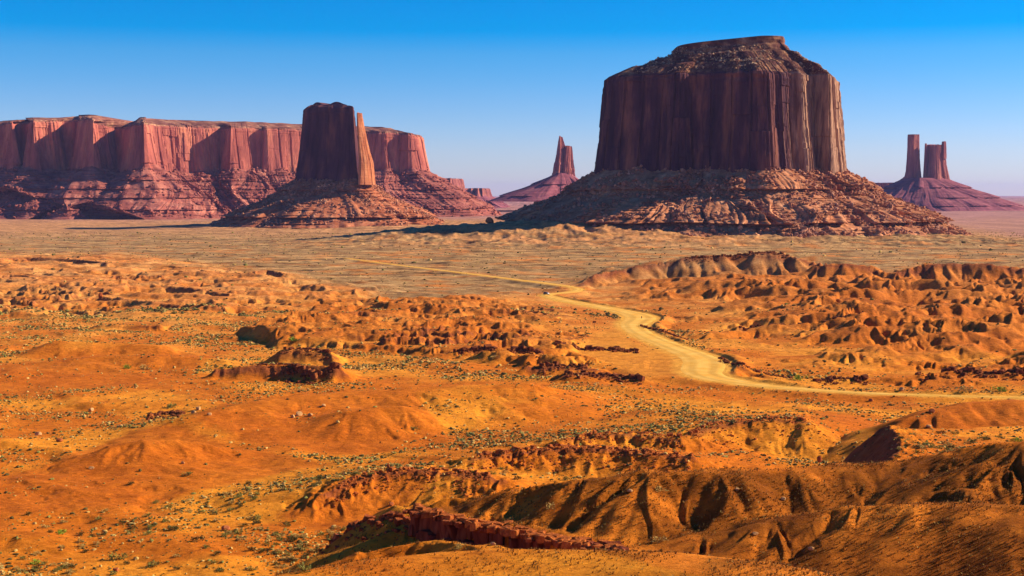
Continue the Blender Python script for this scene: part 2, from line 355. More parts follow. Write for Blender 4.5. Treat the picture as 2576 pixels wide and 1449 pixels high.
# thin ledges further out on the left
def scarp(pts, h, Yb, seed):
    P = []
    for px, py in pts:
        x, y, _ = G(px, py + h, 0.5); P.append((px, py, y * 1.0))
    ridge(P, 42, 5, 0.6, 0.8, 10, 0.8, seed, 0.5)
scarp([(250, 748), (330, 755), (400, 765), (470, 770), (560, 772)], 18, 0, 31)
scarp([(415, 720), (470, 722), (530, 735), (580, 742)], 16, 0, 32)
scarp([(640, 685), (675, 678), (715, 690)], 12, 0, 33)
scarp([(478, 680), (500, 676), (522, 686)], 9, 0, 34)
scarp([(0, 652), (60, 647), (120, 650), (180, 652), (270, 661)], 14, 0, 35)
scarp([(210, 757), (245, 742), (262, 757)], 12, 0, 36)
scarp([(0, 694), (40, 690), (90, 700)], 12, 0, 37)
scarp([(420, 690), (445, 680), (475, 690)], 8, 0, 38)
scarp([(240, 820), (300, 822), (345, 815), (400, 820)], 10, 0, 39)
# middle badlands crests
def rk(pts, Y, sf=24, sb=16, seed=50, ga=1.4, jag=0.3, gl=14):
    ridge([(a, b, Y + c) for a, b, c in pts], sf, sb, 2, ga, gl, 2.0, seed, jag, 1.5)
rk([(600, 846, -20), (680, 822, -4), (740, 812, 0), (800, 798, 10), (850, 777, 20), (895, 772, 20), (950, 785, 12), (1000, 797, 10), (1040, 806, 6)], 860, 12, 10, 51, 2.4)
rk([(930, 772, 0), (1000, 762, 0), (1060, 759, 0), (1130, 765, 0), (1180, 770, 0)], 960, 18, 12, 52)
rk([(1150, 765, 0), (1220, 745, 20), (1290, 737, 30), (1345, 739, 30), (1380, 752, 10)], 1050, 16, 12, 53)
rk([(860, 862, -20), (920, 845, -8), (960, 828, 0), (990, 830, 0), (1030, 850, -10), (1090, 860, -20)], 760, 22, 12, 54, 2.0)
rk([(1010, 880, 0), (1070, 855, 8), (1110, 858, 8), (1160, 872, 0)], 705, 28, 12, 55, 1.4, 0.6)
rk([(1040, 820, 0), (1120, 795, 10), (1180, 790, 10), (1260, 800, 0)], 845, 22, 12, 56)
rk([(1140, 890, 0), (1190, 878, 5), (1250, 880, 5)], 680, 30, 10, 57, 1, 0.6)
rk([(1180, 855, 0), (1260, 835, 0), (1340, 838, 0), (1400, 850, 0)], 760, 16, 10, 58)
rk([(1280, 805, 0), (1360, 790, 5), (1430, 795, 5), (1500, 800, 0)], 880, 20, 8, 59, 1.2, 0.8)
rk([(1380, 875, 0), (1460, 868, 4), (1530, 870, 4), (1600, 884, 0)], 700, 30, 8, 60, 1, 0.7)
rk([(1340, 922, 0), (1400, 915, 4), (1460, 918, 2), (1490, 926, 0)], 622, 30, 8, 61, 1, 0.7)
rk([(1420, 938, 0), (1500, 936, 2), (1560, 946, 0), (1620, 960, -6)], 598, 34, 8, 62, 1, 0.7)
rk([(1270, 892, 0), (1310, 888, 2), (1360, 896, 0)], 668, 34, 8, 63, 1, 0.7)
rk([(1580, 742, 0), (1700, 745, 0), (1800, 752, 0)], 1050, 22, 10, 64, 1.2, 0.6)
rk([(1440, 748, 40), (1480, 752, 30), (1550, 768, 10), (1600, 780, 0)], 990, 30, 8, 65, 0.6, 0.4)
rk([(1605, 806, 0), (1640, 822, -10), (1680, 842, -30), (1715, 858, -45), (1750, 872, -60)], 838, 34, 14, 66, 0.8, 0.6)
rk([(1800, 888, 30), (1818, 915, 0), (1850, 935, -20), (1920, 952, -34), (2010, 968, -48), (2060, 976, -54)], 640, 34, 8, 67, 0.6, 0.6)
# right badlands: far silhouette
ridge([(1425, 716, 1175), (1500, 692, 1240), (1560, 680, 1270), (1640, 668, 1290), (1700, 655, 1300), (1722, 646, 1300), (1760, 649, 1300), (1860, 645, 1310), (1905, 640, 1310), (1945, 621, 1310), (1985, 646, 1305), (2030, 662, 1300), (2070, 668, 1290)], 28, 24, 2.5, 5.0, 22, 2.0, 71, 0.8)
ridge([(1905, 646, 1300), (1930, 630, 1306), (1945, 617, 1310), (1962, 629, 1306), (2000, 650, 1296)], 30, 30, 1.5, 2.0, 14, 1.0, 70, 0.6)
ridge([(2060, 668, 1230), (2120, 662, 1235), (2160, 653, 1240), (2215, 664, 1235), (2240, 688, 1220)], 28, 26, 2.5, 5, 20, 2.0, 72, 0.6)
ridge([(2250, 690, 1190), (2290, 676, 1200), (2330, 666, 1205), (2420, 660, 1205), (2500, 668, 1200), (2576, 676, 1190), (2700, 684, 1180)], 28, 24, 2.5, 5, 22, 2.0, 73, 0.7)
# right badlands: hills inside
rk([(1950, 800, 0), (2020, 770, 12), (2110, 740, 25), (2200, 745, 25), (2290, 770, 14)], 905, 26, 16, 74, 3.2, 0.2, 22)
rk([(2240, 790, 0), (2330, 765, 10), (2420, 752, 20), (2500, 770, 14), (2600, 780, 6)], 880, 26, 16, 75, 3.2, 0.2, 22)
rk([(2330, 745, 0), (2420, 728, 10), (2520, 735, 6), (2620, 745, 0)], 1010, 24, 16, 76, 2.8, 0.2, 22)
rk([(2420, 850, 0), (2500, 828, 5), (2580, 826, 5), (2700, 836, 0)], 765, 26, 16, 77, 2.6, 0.2, 18)
rk([(1860, 905, 0), (1930, 880, 8), (2010, 870, 10), (2080, 884, 4), (2150, 898, 0)], 700, 22, 12, 78, 1.8, 0.5)
rk([(1700, 800, 0), (1760, 772, 8), (1850, 762, 10), (1950, 770, 8)], 950, 24, 14, 79, 2.0, 0.4)
rk([(1860, 828, 0), (1940, 815, 4), (2040, 822, 2), (2160, 836, 0)], 815, 32, 8, 80, 1.0, 0.8)
rk([(2050, 968, 0), (2080, 955, 4), (2120, 948, 4), (2180, 958, 0)], 596, 28, 12, 81, 1.0, 0.6)
rk([(2290, 972, 0), (2350, 952, 6), (2430, 946, 6), (2500, 958, 2), (2600, 964, 0), (2750, 968, -2)], 594, 30, 12, 82, 1.4, 0.6)
rk([(1700, 715, 0), (1780, 702, 5), (1880, 700, 5), (1980, 712, 0)], 1130, 20, 14, 83, 2.4, 0.1, 22)
rk([(2040, 735, 0), (2120, 715, 5), (2220, 712, 5), (2320, 725, 0)], 1090, 20, 14, 84, 2.4, 0.1, 22)

RIDGES.sort(key=lambda r: 0 if r.get('carve') is None and r['p'][0][1] > 190 else (1 if r.get('carve') else 2))
def grad_fan(h, X, Y, r0, r1, c0, c1):
    hu = np.gradient(h, US[c0:c1], axis=1); hY = np.gradient(h, YS[r0:r1], axis=0)
    hx = hu / Y; hy = hY - hx * (X / Y); return hx, hy
def erode(h, r0, r1, c0, c1, mask, lams, amp, seed, smax_=0.45):
    """cut branching gullies that follow the local fall line"""
    X, Y = GX[r0:r1, c0:c1], GY[r0:r1, c0:c1]; h = h.copy()
    for o_, lam in enumerate(lams):
        hx, hy = grad_fan(h, X, Y, r0, r1, c0, c1)
        k = 2 + o_
        for _ in range(k):
            hx[1:-1] = (hx[:-2] + hx[1:-1] * 2 + hx[2:]) / 4; hy[1:-1] = (hy[:-2] + hy[1:-1] * 2 + hy[2:]) / 4
            hx[:, 2:-2] = (hx[:, :-4] + hx[:, 1:-3] + hx[:, 2:-2] + hx[:, 3:-1] + hx[:, 4:]) / 5; hy[:, 2:-2] = (hy[:, :-4] + hy[:, 1:-3] + hy[:, 2:-2] + hy[:, 3:-1] + hy[:, 4:]) / 5
        g_ = np.sqrt(hx * hx + hy * hy) + 1e-6; tx, ty = -hy / g_, hx / g_
        cs = lam * 1.25; ix = np.floor(X / cs).astype(np.int64); iy = np.floor(Y / cs).astype(np.int64)
        num = 0; den = 1e-6
        for di in (-1, 0, 1):
            for dj in (-1, 0, 1):
                a_ = (ix + di) & 255; b_ = (iy + dj) & 255; hh = _perm[_perm[(a_ + seed + o_ * 31) & 255] + b_]; h2 = _perm[(hh + 91) & 255]
                cx_ = (ix + di + hh / 255.0) * cs; cy_ = (iy + dj + h2 / 255.0) * cs
                ex, ey = X - cx_, Y - cy_; w_ = np.exp(-(ex * ex + ey * ey) / (2 * (0.5 * cs) ** 2))
                num = num + w_ * np.cos(2 * np.pi / lam * (ex * tx + ey * ty)); den = den + w_
        v = num / den
        h = h + mask * amp * lam * (0.75 * v - 0.25 * np.abs(v)) * sstep(0.05, smax_, g_)
    return h
def in_soft(X, Y, pix, soft, z=0.0, real=None):
    """soft mask of a picture-drawn polygon laid on the ground plane (u, 1/Y space)"""
    U = X / Y; V = 1.0 / Y if real is None else (CAM_Z - real) / Y / CAM_Z
    P = []
    for px, py in pix:
        g = G(px, py, z); P.append((g[0] / g[1], CAM_Z / g[1]))
    V = V * CAM_Z
    inside = np.zeros(X.shape, bool); dist = np.full(X.shape, 1e9)
    n = len(P)
    for i in range(n):
        x0, y0 = P[i]; x1, y1 = P[(i + 1) % n]
        cond = ((y0 > V) != (y1 > V))
        with np.errstate(divide='ignore', invalid='ignore'):
            xi = (x1 - x0) * (V - y0) / (y1 - y0 + 1e-12) + x0
        inside ^= cond & (U < xi)
        dx, dy = x1 - x0, y1 - y0; L2 = dx * dx + dy * dy + 1e-12
        t = np.clip(((U - x0) * dx + (V - y0) * dy) / L2, 0, 1)
        dist = np.minimum(dist, np.hypot((U - x0 - t * dx), (V - y0 - t * dy) * 1.6))
    sd_ = np.where(inside, dist, -dist) * F
    return sstep(-soft, soft, sd_)

MASK_PIX = dict(
    bad_right=[(1480, 700), (1720, 655), (1950, 640), (2240, 690), (2700, 665), (2700, 975), (2300, 975), (1850, 930), (1760, 860), (1650, 800), (1480, 760)],
    bad_mid=[(600, 840), (860, 772), (1150, 762), (1290, 740), (1400, 752), (1540, 785), (1560, 830), (1640, 885), (1620, 930), (1350, 930), (1000, 890), (700, 870)],
    bad_left=[(-100, 640), (300, 640), (620, 690), (980, 730), (900, 760), (560, 800), (-100, 800)],
    sage=[(-200, 592), (500, 588), (1100, 598), (1700, 620), (2200, 600), (2800, 600), (2800, 690), (1430, 716), (1380, 738), (1180, 758), (1000, 765), (700, 690), (300, 640), (-200, 640)],
    lilac=[(2300, 500), (3200, 490), (3200, 615), (2700, 620), (2400, 570)],
    flat=[(1560, 828), (1600, 870), (1740, 905), (1760, 940), (1620, 962), (1500, 915), (1440, 900), (1490, 850)],
    dune_a=[(-100, 1215), (100, 1178), (330, 1092), (420, 1090), (700, 1150), (860, 1180), (700, 1200), (620, 1215), (350, 1275), (-100, 1300)],
    dune_b=[(480, 1080), (560, 1030), (760, 990), (1200, 960), (1400, 960), (1350, 1000), (1050, 1040), (1150, 1120), (900, 1150), (640, 1125)],
    dune_c=[(-100, 925), (330, 885), (560, 895), (480, 945), (330, 975), (-100, 1000)],
    dune_d=[(700, 1300), (860, 1250), (1040, 1230), (1100, 1260), (1000, 1300), (830, 1340)],
    dune_e=[(2000, 1040), (2260, 1090), (2700, 1060), (2700, 1180), (2250, 1170)],
    brown=[(1040, 1285), (1180, 1258), (1400, 1210), (1500, 1176), (1620, 1166), (1950, 1190), (2050, 1170), (2130, 1150), (2450, 1145), (2700, 1080), (2900, 1500), (2200, 1560), (1560, 1400)],
)
def build_heights(X, Y):
    h = 1.2 * fbm(X / 130, Y / 130, 4, 1) + 0.35 * fbm(X / 17, Y / 17, 3, 2)
    # far plain undulation
    far = sstep(1500, 2600, Y); h = h + far * 4.0 * fbm(X / 500, Y / 500, 3, 5) + sstep(6000, 9000, Y) * 18 * (fbm(X / 2500, Y / 4500, 3, 6) - 0.2)
    # long low swells across the middle flats
    wx = X + 25 * fbm(X / 90, Y / 90, 2, 8); wy = Y + 25 * fbm(X / 90, Y / 90, 2, 9)
    near = sstep(3000, 1400, Y)
    sw = np.maximum(fbm((wx * 0.8 - wy * 0.6) / 70, (wx * 0.6 + wy * 0.8) / 34, 3, 10), -0.05)
    h = h + near * 2.8 * sw
    M = {}
    for k in ('bad_right', 'bad_mid', 'bad_left', 'flat', 'brown', 'sage', 'lilac'):
        M[k] = in_soft(X, Y, MASK_PIX[k], 26 if k in ('sage', 'lilac', 'bad_left') else 14)
    r_a, r_b = np.searchsorted(YS, [280, 720]); M['dune'] = np.zeros(X.shape)
    for k in ('dune_a', 'dune_b', 'dune_c', 'dune_d', 'dune_e'):
        M['dune'][r_a:r_b] = np.maximum(M['dune'][r_a:r_b], in_soft(X[r_a:r_b], Y[r_a:r_b], MASK_PIX[k], 12))
    wx = X + 14 * fbm(X / 60, Y / 60, 3, 18); wy = Y + 14 * fbm(X / 60, Y / 60, 3, 19)
    b = ridged((wx * 0.97 + wy * 0.25) / 150, (wy * 0.97 - wx * 0.25) / 66, 3, 20, 0.38)
    RPn = np.array(ROAD); amp_r = sstep(8, 170, X - np.interp(Y, RPn[::-1, 1], RPn[::-1, 0])) * 0.85 + 0.15
    amp_r = amp_r * np.interp(Y, [560, 640, 760, 1150, 1260], [0.45, 0.6, 1.0, 1.0, 0.7])
    mounds = 20.0 * np.clip((b - 0.25) / 1.6, 0, 1.3) ** 1.25 + 0.5 * ridged(wx / 22, wy / 18, 2, 25)
    h = h + M['bad_right'] * (mounds * amp_r - 1.0)
    b2 = ridged((wx + wy * 0.3) / 85, (wy - 0.3 * wx) / 40, 3, 30, 0.42)
    h = h + M['bad_mid'] * (8.5 * np.clip((b2 - 0.3) / 1.5, 0, 1.2) ** 1.3 + 0.8 * ridged(wx / 14, wy / 12, 2, 35))
    b3 = ridged(wx / 95, wy / 60, 4, 40)
    h = h + M['bad_left'] * (6.0 * np.clip((b3 - 0.3) / 1.5, 0, 1.2) ** 1.3)
    h = h + near * 0.22 * ridged(X / 7, Y / 6, 2, 48) * sstep(-0.3, 0.2, fbm(X / 60, Y / 60, 2, 49))
    # small stepped ledges: terrace the slopes of the badlands here and there
    rockm = np.zeros(X.shape)
    tz = h + 1.5 * fbm(X / 40, Y / 40, 2, 44)
    st = 3.2; q = tz / st; fr = q - np.floor(q)
    terr = (np.floor(q) + sstep(0.72, 1.0, fr)) * st - tz
    tm = sstep(0.05, 0.35, fbm(X / 120, Y / 120, 2, 46)) * np.clip(M['bad_mid'] + 0.12 * M['bad_right'] + 0.9 * M['bad_left'], 0, 1)
    h = h + terr * tm
    rockm = np.maximum(rockm, tm * sstep(0.70, 0.8, fr) * sstep(1.02, 0.9, fr) * 0.9)
    h = np.where(Y < 400, np.maximum(h, 76 - 0.30 * Y), h)
    crest = np.zeros(X.shape)
    for R in RIDGES:
        if R.get('carve'):
            r0, r1 = np.searchsorted(Y[:, 0], [150, 215]); sl = (slice(r0, r1), slice(int(np.searchsorted(US, -0.25)), int(np.searchsorted(US, 0.3))))
            d, side, arc, zc, L = poly_dist(X[sl], Y[sl], R['p'])
            inside = (arc > 0.5) & (arc < L - 0.5)
            dep = R['depth'] * sstep(0.2, 1.4, d) * sstep(26, 12, d) * sstep(0, 6, arc) * sstep(0, 10, L - arc)
            tgt = zc - dep
            h[sl] = np.where((side < 0) & inside & (d < 26), np.minimum(h[sl], np.where(d < 14, tgt, tgt + (d - 14) * 1.2)), h[sl])
            bk = sstep(9, 0, d) * (side >= 0) * inside
            h[sl] = h[sl] * (1 - bk) + np.minimum(zc, np.maximum(h[sl], zc - 0.5)) * bk
            continue
        P = densify(R['p'], R['jit'], 8 if R['p'][0][1] < 500 else 15, R['seed'])
        A = np.array(P); zmax = A[:, 2].max(); s = min(R['sf'], R['sb'])
        reach = min((zmax + 3) / s + 30, 260)
        y0, y1 = A[:, 1].min() - reach, A[:, 1].max() + reach
        r0, r1 = np.searchsorted(Y[:, 0], [y0, y1]) if Y.ndim == 2 and Y.shape == (NR, NC) else (0, Y.shape[0])
        if r1 <= r0: continue
        ya, yb = max(y0, 20), y1; umin = min(((A[:, 0] - reach) / q_).min() for q_ in (ya, yb)); umax = max(((A[:, 0] + reach) / q_).max() for q_ in (ya, yb))
        c0, c1 = np.searchsorted(US, [umin - 0.02, umax + 0.02]); c1 = min(c1 + 1, NC); c0 = max(c0 - 1, 0)
        sl = (slice(r0, r1), slice(c0, c1))
        Xs, Ys = X[sl], Y[sl]
        d, side, arc, zc, L = poly_dist(Xs, Ys, P)
        front = side < 0
        wv = fbm(Xs / 30, Ys / 30, 3, R['seed'])
        rh = ridge_height(Xs, Ys, P, R['sf'], R['sb'], R['r'], R['end'], 1 + 0.30 * wv)
        # blend slopes smoothly across the crest
        gl = R['gl']
        a2 = arc / gl + 0.5 * pn(Xs / 25, Ys / 25, R['seed'] + 2) + 0.012 * d * side / (np.abs(side) + 1e-6)
        gul = (np.abs(pn(a2, d / 60 + side * 0.0, R['seed'] + 4)) * 2.2 + 0.5 * np.abs(pn(a2 * 2.3, d / 40, R['seed'] + 7)) * 2) - 0.8
        hh = rh + (R['ga'] * 0.35 if R['p'][0][1] > 260 else 0.0) * gul * sstep(1, 16, d)
        if R['jag']:
            hh = hh + R['jag'] * (ridged(Xs / 5, Ys / 5, 2, R['seed'] + 9)) * sstep(14, 0, d)
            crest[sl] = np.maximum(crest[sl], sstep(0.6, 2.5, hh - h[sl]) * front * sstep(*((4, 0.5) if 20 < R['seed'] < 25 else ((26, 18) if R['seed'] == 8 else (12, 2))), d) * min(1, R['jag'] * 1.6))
        h[sl] = smax(hh, h[sl], R['k'])
    # gullies
    r0, r1 = np.searchsorted(YS, [560, 1380]); c0, c1 = np.searchsorted(US, [-0.43, 0.5]); sl = (slice(r0, r1), slice(c0, c1))
    mk_ = np.clip(M['bad_right'][sl] + M['bad_mid'][sl] + 0.5 * M['bad_left'][sl] + 0.25, 0, 1)
    h[sl] = erode(h[sl], r0, r1, c0, c1, mk_ * (1 - 0.35 * M['bad_mid'][sl]), (42, 20), 0.115, 5, 0.34)
    h[sl] = erode(h[sl], r0, r1, c0, c1, mk_ * 0.35, (9,), 0.10, 6, 0.5)
    r0, r1 = np.searchsorted(YS, [300, 560]); sl = (slice(r0, r1), slice(c0, c1))
    h[sl] = erode(h[sl], r0, r1, c0, c1, np.full(h[sl].shape, 1.0) * sstep(300, 320, GY[sl]) * sstep(560, 535, GY[sl]), (16, 8), 0.055, 9, 0.35)
    r0, r1 = np.searchsorted(YS, [125, 300]); sl = (slice(r0, r1), slice(c0, c1))
    h[sl] = erode(h[sl], r0, r1, c0, c1, sstep(163, 172, GY[sl]) * sstep(300, 280, GY[sl]) * (0.85 + 0.15 * sstep(176, 186, GY[sl])), (15, 7.5, 3.2), 0.075, 12, 0.38)
    # pull-out and road beds
    h = h + (ROAD_Z - 0.2 - h) * 0.85 * M['flat']
    RP = np.array(ROAD)
    r0, r1 = np.searchsorted(Y[:, 0], [RP[:, 1].min() - 60, RP[:, 1].max() + 60])
    c0, c1 = np.searchsorted(US, [-0.17, 0.62]); RS = (slice(r0, r1), slice(c0, c1))
    hs = h[RS]; d, side, arc, w, L = poly_dist(X[RS], Y[RS], ROAD[::2])
    zr = ROAD_Z - 0.1
    m2 = sstep(w + 75, w + 8, d) * (side < 0) + sstep(w + 34, w + 4, d) * (side >= 0)
    hs = np.where(hs > zr, zr + (hs - zr) * (1 - 0.93 * m2), hs)
    m = sstep(w + 11, w + 1.5, d); hs = hs * (1 - m) + zr * m
    bank = sstep(w + 1, w + 4, d) * sstep(w + 12, w + 5, d) * (side > 0)
    h[RS] = hs + bank * 1.3 * sstep(1150, 1000, Y[RS]) * (1 + 0.7 * pn(X[RS] / 7, Y[RS] / 7, 62)) * sstep(-0.5, -0.1, fbm(arc / 60, arc * 0, 2, 60))
    road = np.zeros(X.shape); road[RS] = sstep(w + 4.5, w - 0.5, d + 2.0 * pn(X[RS] / 9, Y[RS] / 9, 61))
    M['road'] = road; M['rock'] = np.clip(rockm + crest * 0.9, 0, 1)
    # broad aprons under the buttes
    for cx, cy, rad, hz in ((0.153 * 2450, 2470, 520, 16), (-0.115 * 3350, 3400, 560, 12)):
        dd = np.hypot(X - cx, (Y - cy)) / rad
        h = h + hz * np.exp(-(dd * 1.25) ** 4) * (1 + 0.5 * fbm(X / 60, Y / 60, 3, 66)) 
    ap = np.exp(-((X + 10) / 270) ** 4 - ((Y - 2330) / 120) ** 2)
    h = h + 15 * ap + 4 * ap * ridged(X / 45, Y / 60, 4, 70)
    h = h + 4.0 * sstep(2700, 2350, Y) * sstep(1900, 2150, Y) * np.clip(ridged(X / 40, Y / 70, 3, 72), 0, 2) * sstep(900, 300, np.abs(X - 300))
    rn = int(np.searchsorted(Y[:, 0], 262)); M['brown'] = np.zeros(X.shape); M['brown'][:rn] = in_soft(X[:rn], Y[:rn], MASK_PIX['brown'], 12, 0.0, h[:rn])
    return h, M

HZ, MK = build_heights(GX, GY); print('T heights', time.time() - _T0)

_lY = np.log(YS)
def Hq(x, y):
    x = np.atleast_1d(np.asarray(x, float)); y = np.atleast_1d(np.asarray(y, float))
    u = x / y; ri = np.interp(y, YS, np.arange(NR)); ci = np.interp(u, US, np.arange(NC))
    r0 = np.clip(ri.astype(int), 0, NR - 2); c0 = np.clip(ci.astype(int), 0, NC - 2); fr = ri - r0; fc = ci - c0
    return (HZ[r0, c0] * (1 - fr) * (1 - fc) + HZ[r0 + 1, c0] * fr * (1 - fc) + HZ[r0, c0 + 1] * (1 - fr) * fc + HZ[r0 + 1, c0 + 1] * fr * fc)
def Mq(k, x, y):
    ri = np.clip(np.searchsorted(YS, y), 0, NR - 1); ci = np.clip(np.searchsorted(US, np.asarray(x) / np.asarray(y)), 0, NC - 1)
    return MK[k][ri, ci]
def hit(px, py):
    a, b = slope(px, py)
    c = int(np.clip(np.searchsorted(US, a), 0, NC - 1))
    ray = CAM_Z + b * YS; k = np.where(HZ[:, c] >= ray)[0]
    k = k[YS[k] > 60]
    if len(k) == 0: return None
    Y = YS[k[0]]; return (a * Y, Y, float(HZ[k[0], c]))

def ground_colour():
    X, Y = GX, GY
    n1 = fbm(X / 45, Y / 45, 4, 81) ; n2 = fbm(X / 9, Y / 9, 3, 82); n3 = fbm((X * .8 - Y * .6) / 150, (X * .6 + Y * .8) / 60, 3, 83)
    def C(*c): return np.array(c)[None, None, :]
    near = C(0.62, 0.158, 0.009); near_y = C(0.78, 0.265, 0.018); mid = C(0.60, 0.20, 0.035); mid_y = C(0.72, 0.33, 0.09)
    t = sstep(450, 1500, Y)[..., None]
    a = near * (1 - t) + mid * t; b = near_y * (1 - t) + mid_y * t
    f = sstep(-0.28, 0.42, n1 + 0.6 * n3)[..., None]
    c = a * (1 - f) + b * f
    # redder where the badlands stand up
    red = np.clip(MK['bad_right'] + MK['bad_mid'], 0, 1)[..., None] * sstep(0.5, 7, HZ + 2 * n2)[..., None]
    c = c * (1 - 0.75 * red) + 0.75 * red * (C(0.50, 0.135, 0.018) * (1 - 0.2 * n2[..., None]))
    bl = (MK['bad_left'] * sstep(2, 6, HZ + 2 * n2))[..., None]
    c = c * (1 - 0.6 * bl) + 0.6 * bl * C(0.62, 0.22, 0.06)
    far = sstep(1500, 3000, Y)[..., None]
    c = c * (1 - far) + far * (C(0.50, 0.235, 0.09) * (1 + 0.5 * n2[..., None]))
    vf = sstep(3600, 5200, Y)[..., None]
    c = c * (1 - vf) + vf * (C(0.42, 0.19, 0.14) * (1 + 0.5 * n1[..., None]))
    st = fbm(X / 160, Y / 45, 4, 84); st2 = fbm(X / 28, Y / 14, 3, 85)
    pl = sstep(1250, 1500, Y)[..., None] * (1 - MK['bad_right'])[..., None]
    c = c * (1 + pl * (0.40 * st + 0.60 * st2)[..., None])
    sg = (MK['sage'] * sstep(-0.45, 0.25, n1 + 0.5 * n3 + 0.25))[..., None] * 0.85
    c = c * (1 - sg) + sg * (C(0.34, 0.20, 0.075) * (1 + (0.5 * n2 + 0.7 * st + 1.1 * st2)[..., None]))
    om = (np.exp(-((X - 130) / 330) ** 4) * sstep(1950, 2100, Y) * sstep(2500, 2350, Y) * sstep(-0.1, 0.25, n3 + 0.7 * n1))[..., None] * 0.8
    c = c * (1 - om) + om * C(0.62, 0.26, 0.085)
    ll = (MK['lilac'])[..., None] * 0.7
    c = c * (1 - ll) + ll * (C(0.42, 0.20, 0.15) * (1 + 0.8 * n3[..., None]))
    br = 0.9 * MK['brown'][..., None] * (Y < 262)[..., None]
    c = c * (1 - br) + br * (C(0.50, 0.138, 0.011) * np.clip(1 + 1.2 * n1 + 1.1 * n2 + 0.5 * fbm(X / 3, Y / 3, 2, 88), 0.5, 1.6)[..., None])
    du = MK['dune'][..., None] * 0.8
    c = c * (1 - du) + du * (C(0.56, 0.130, 0.008) * (1 + 0.25 * n2[..., None]))
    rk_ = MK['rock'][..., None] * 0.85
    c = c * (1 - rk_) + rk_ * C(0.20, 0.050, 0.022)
    rd = MK['road'][..., None]
    c = c * (1 - rd) + rd * C(0.78, 0.37, 0.05)
    fl = MK['flat'][..., None] * 0.6
    c = c * (1 - fl) + fl * C(0.74, 0.29, 0.03)
    return np.clip(c, 0.005, 0.9)
ground_co = np.stack([GX, GY, HZ], -1).reshape(-1, 3)
gf = grid_faces(NR, NC)
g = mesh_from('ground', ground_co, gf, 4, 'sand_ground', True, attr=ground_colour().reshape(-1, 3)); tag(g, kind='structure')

# road sheet
def build_road():
    P = np.array(ROAD); seg = np.hypot(*(P[1:, :2] - P[:-1, :2]).T); s = np.concatenate([[0], np.cumsum(seg)])
    t = np.arange(0, s[-1], 3.0); Q = np.stack([np.interp(t, s, P[:, i]) for i in range(3)], 1)
    T = np.gradient(Q[:, :2], axis=0); T /= np.linalg.norm(T, axis=1)[:, None] + 1e-9; Nn = np.stack([-T[:, 1], T[:, 0]], 1)
    ks = np.linspace(-1, 1, 13); V = []; TN = []
    wj = 1 + 0.12 * pn(t / 15, t * 0, 91); wj2 = 1 + 0.12 * pn(t / 15, t * 0 + 7, 92)
    for k in ks:
        w = Q[:, 2] * np.where(k > 0, wj, wj2)
        xy = Q[:, :2] + Nn * (k * w)[:, None]
        crown = 0.06 * (1 - k * k) - 0.05 * math.exp(-((abs(k) - 0.45) / 0.12) ** 2)
        crown -= 0.45 * max(0, abs(k) - 0.75) / 0.25
        z = np.full(len(t), ROAD_Z + 0.02 + crown)
        V.append(np.column_stack([xy, z]))
        rut = 0.80 if 0.3 < abs(k) < 0.6 else (0.84 if abs(k) > 0.9 else 1.0)
        TN.append(np.repeat((rut + 0.10 * pn(t / 20, t * 0 + k * 3, 93))[:, None], 3, 1) * [1, 0.97, 0.9])
    V = np.stack(V, 1).reshape(-1, 3)
    o = mesh_from('dirt_road', V, grid_faces(len(t), 13)[:, ::-1], 4, 'road_dirt', True, attr=np.stack(TN, 1).reshape(-1, 3)); tag(o, kind='structure')
build_road()

print('T ground', time.time() - _T0)
# ================================================================= BUTTES
def offset_poly(P, d):
    """P (K,2) counter-clockwise closed; move outward by d (scalar or K)"""
    nx = np.roll(P, -1, 0) - np.roll(P, 1, 0); L = np.linalg.norm(nx, axis=1)[:, None]
    n = np.stack([nx[:, 1], -nx[:, 0]], 1) / L
    return P + n * np.asarray(d).reshape(-1, 1)
def resample(P, n, smooth=1):
    C_ = P
    for _ in range(smooth):
        nxt = np.roll(C_, -1, 0); C_ = np.stack([0.75 * C_ + 0.25 * nxt, 0.25 * C_ + 0.75 * nxt], 1).reshape(-1, C_.shape[1])
    k = len(C_)
    seg = np.linalg.norm(np.roll(C_, -1, 0)[:, :2] - C_[:, :2], axis=1); s = np.concatenate([[0], np.cumsum(seg)])
    t = np.linspace(0, s[-1], n, endpoint=False); E = np.vstack([C_, C_[:1]])
    return np.stack([np.interp(t, s, E[:, i]) for i in range(C_.shape[1])], 1), s[-1]
def wn(s, per, z, fs, fz, seed, fn=pn):
    """noise periodic in s (arc length, perimeter per)"""
    a = 2 * np.pi * s / per; R = per / (2 * np.pi) / fs
    return fn(R * np.cos(a) + z / fz * 0.7, R * np.sin(a) + z / fz * 0.7, seed)
class Butte:
    def __init__(self, P, N, seed):
        P = np.array(P, float)
        area = 0.5 * np.sum(P[:, 0] * np.roll(P[:, 1], -1) - np.roll(P[:, 0], -1) * P[:, 1])
        if area < 0: P = P[::-1]
        self.Q, self.per = resample(P, N, 1); self.N = N; self.seed = seed
        T = np.roll(self.Q, -2, 0) - np.roll(self.Q, 2, 0)
        for _ in range(3): T = (np.roll(T, 4, 0) + T + np.roll(T, -4, 0)) / 3
        T /= np.linalg.norm(T, axis=1)[:, None]; self.nrm = np.stack([T[:, 1], -T[:, 0]], 1)
        self.s = np.linspace(0, self.per, N, endpoint=False); self.c = self.Q.mean(0)
    def smooth_out(self, d):
        """outline offset by large d using progressively smoother normals"""
        Q = self.Q; n = self.nrm
        return Q + n * d
    def emit(self, rows, name, mat, parent, origin, flip=False, cap=False, smooth=False):
        V = np.stack(rows, 0); M_ = V.shape[0]
        V = V.reshape(-1, 3) - np.array(origin)
        f = grid_faces(M_, self.N, True)
        if cap:
            pass
        return mesh_from(name, V, f, 4, mat, smooth, (0, 0, 0), parent)
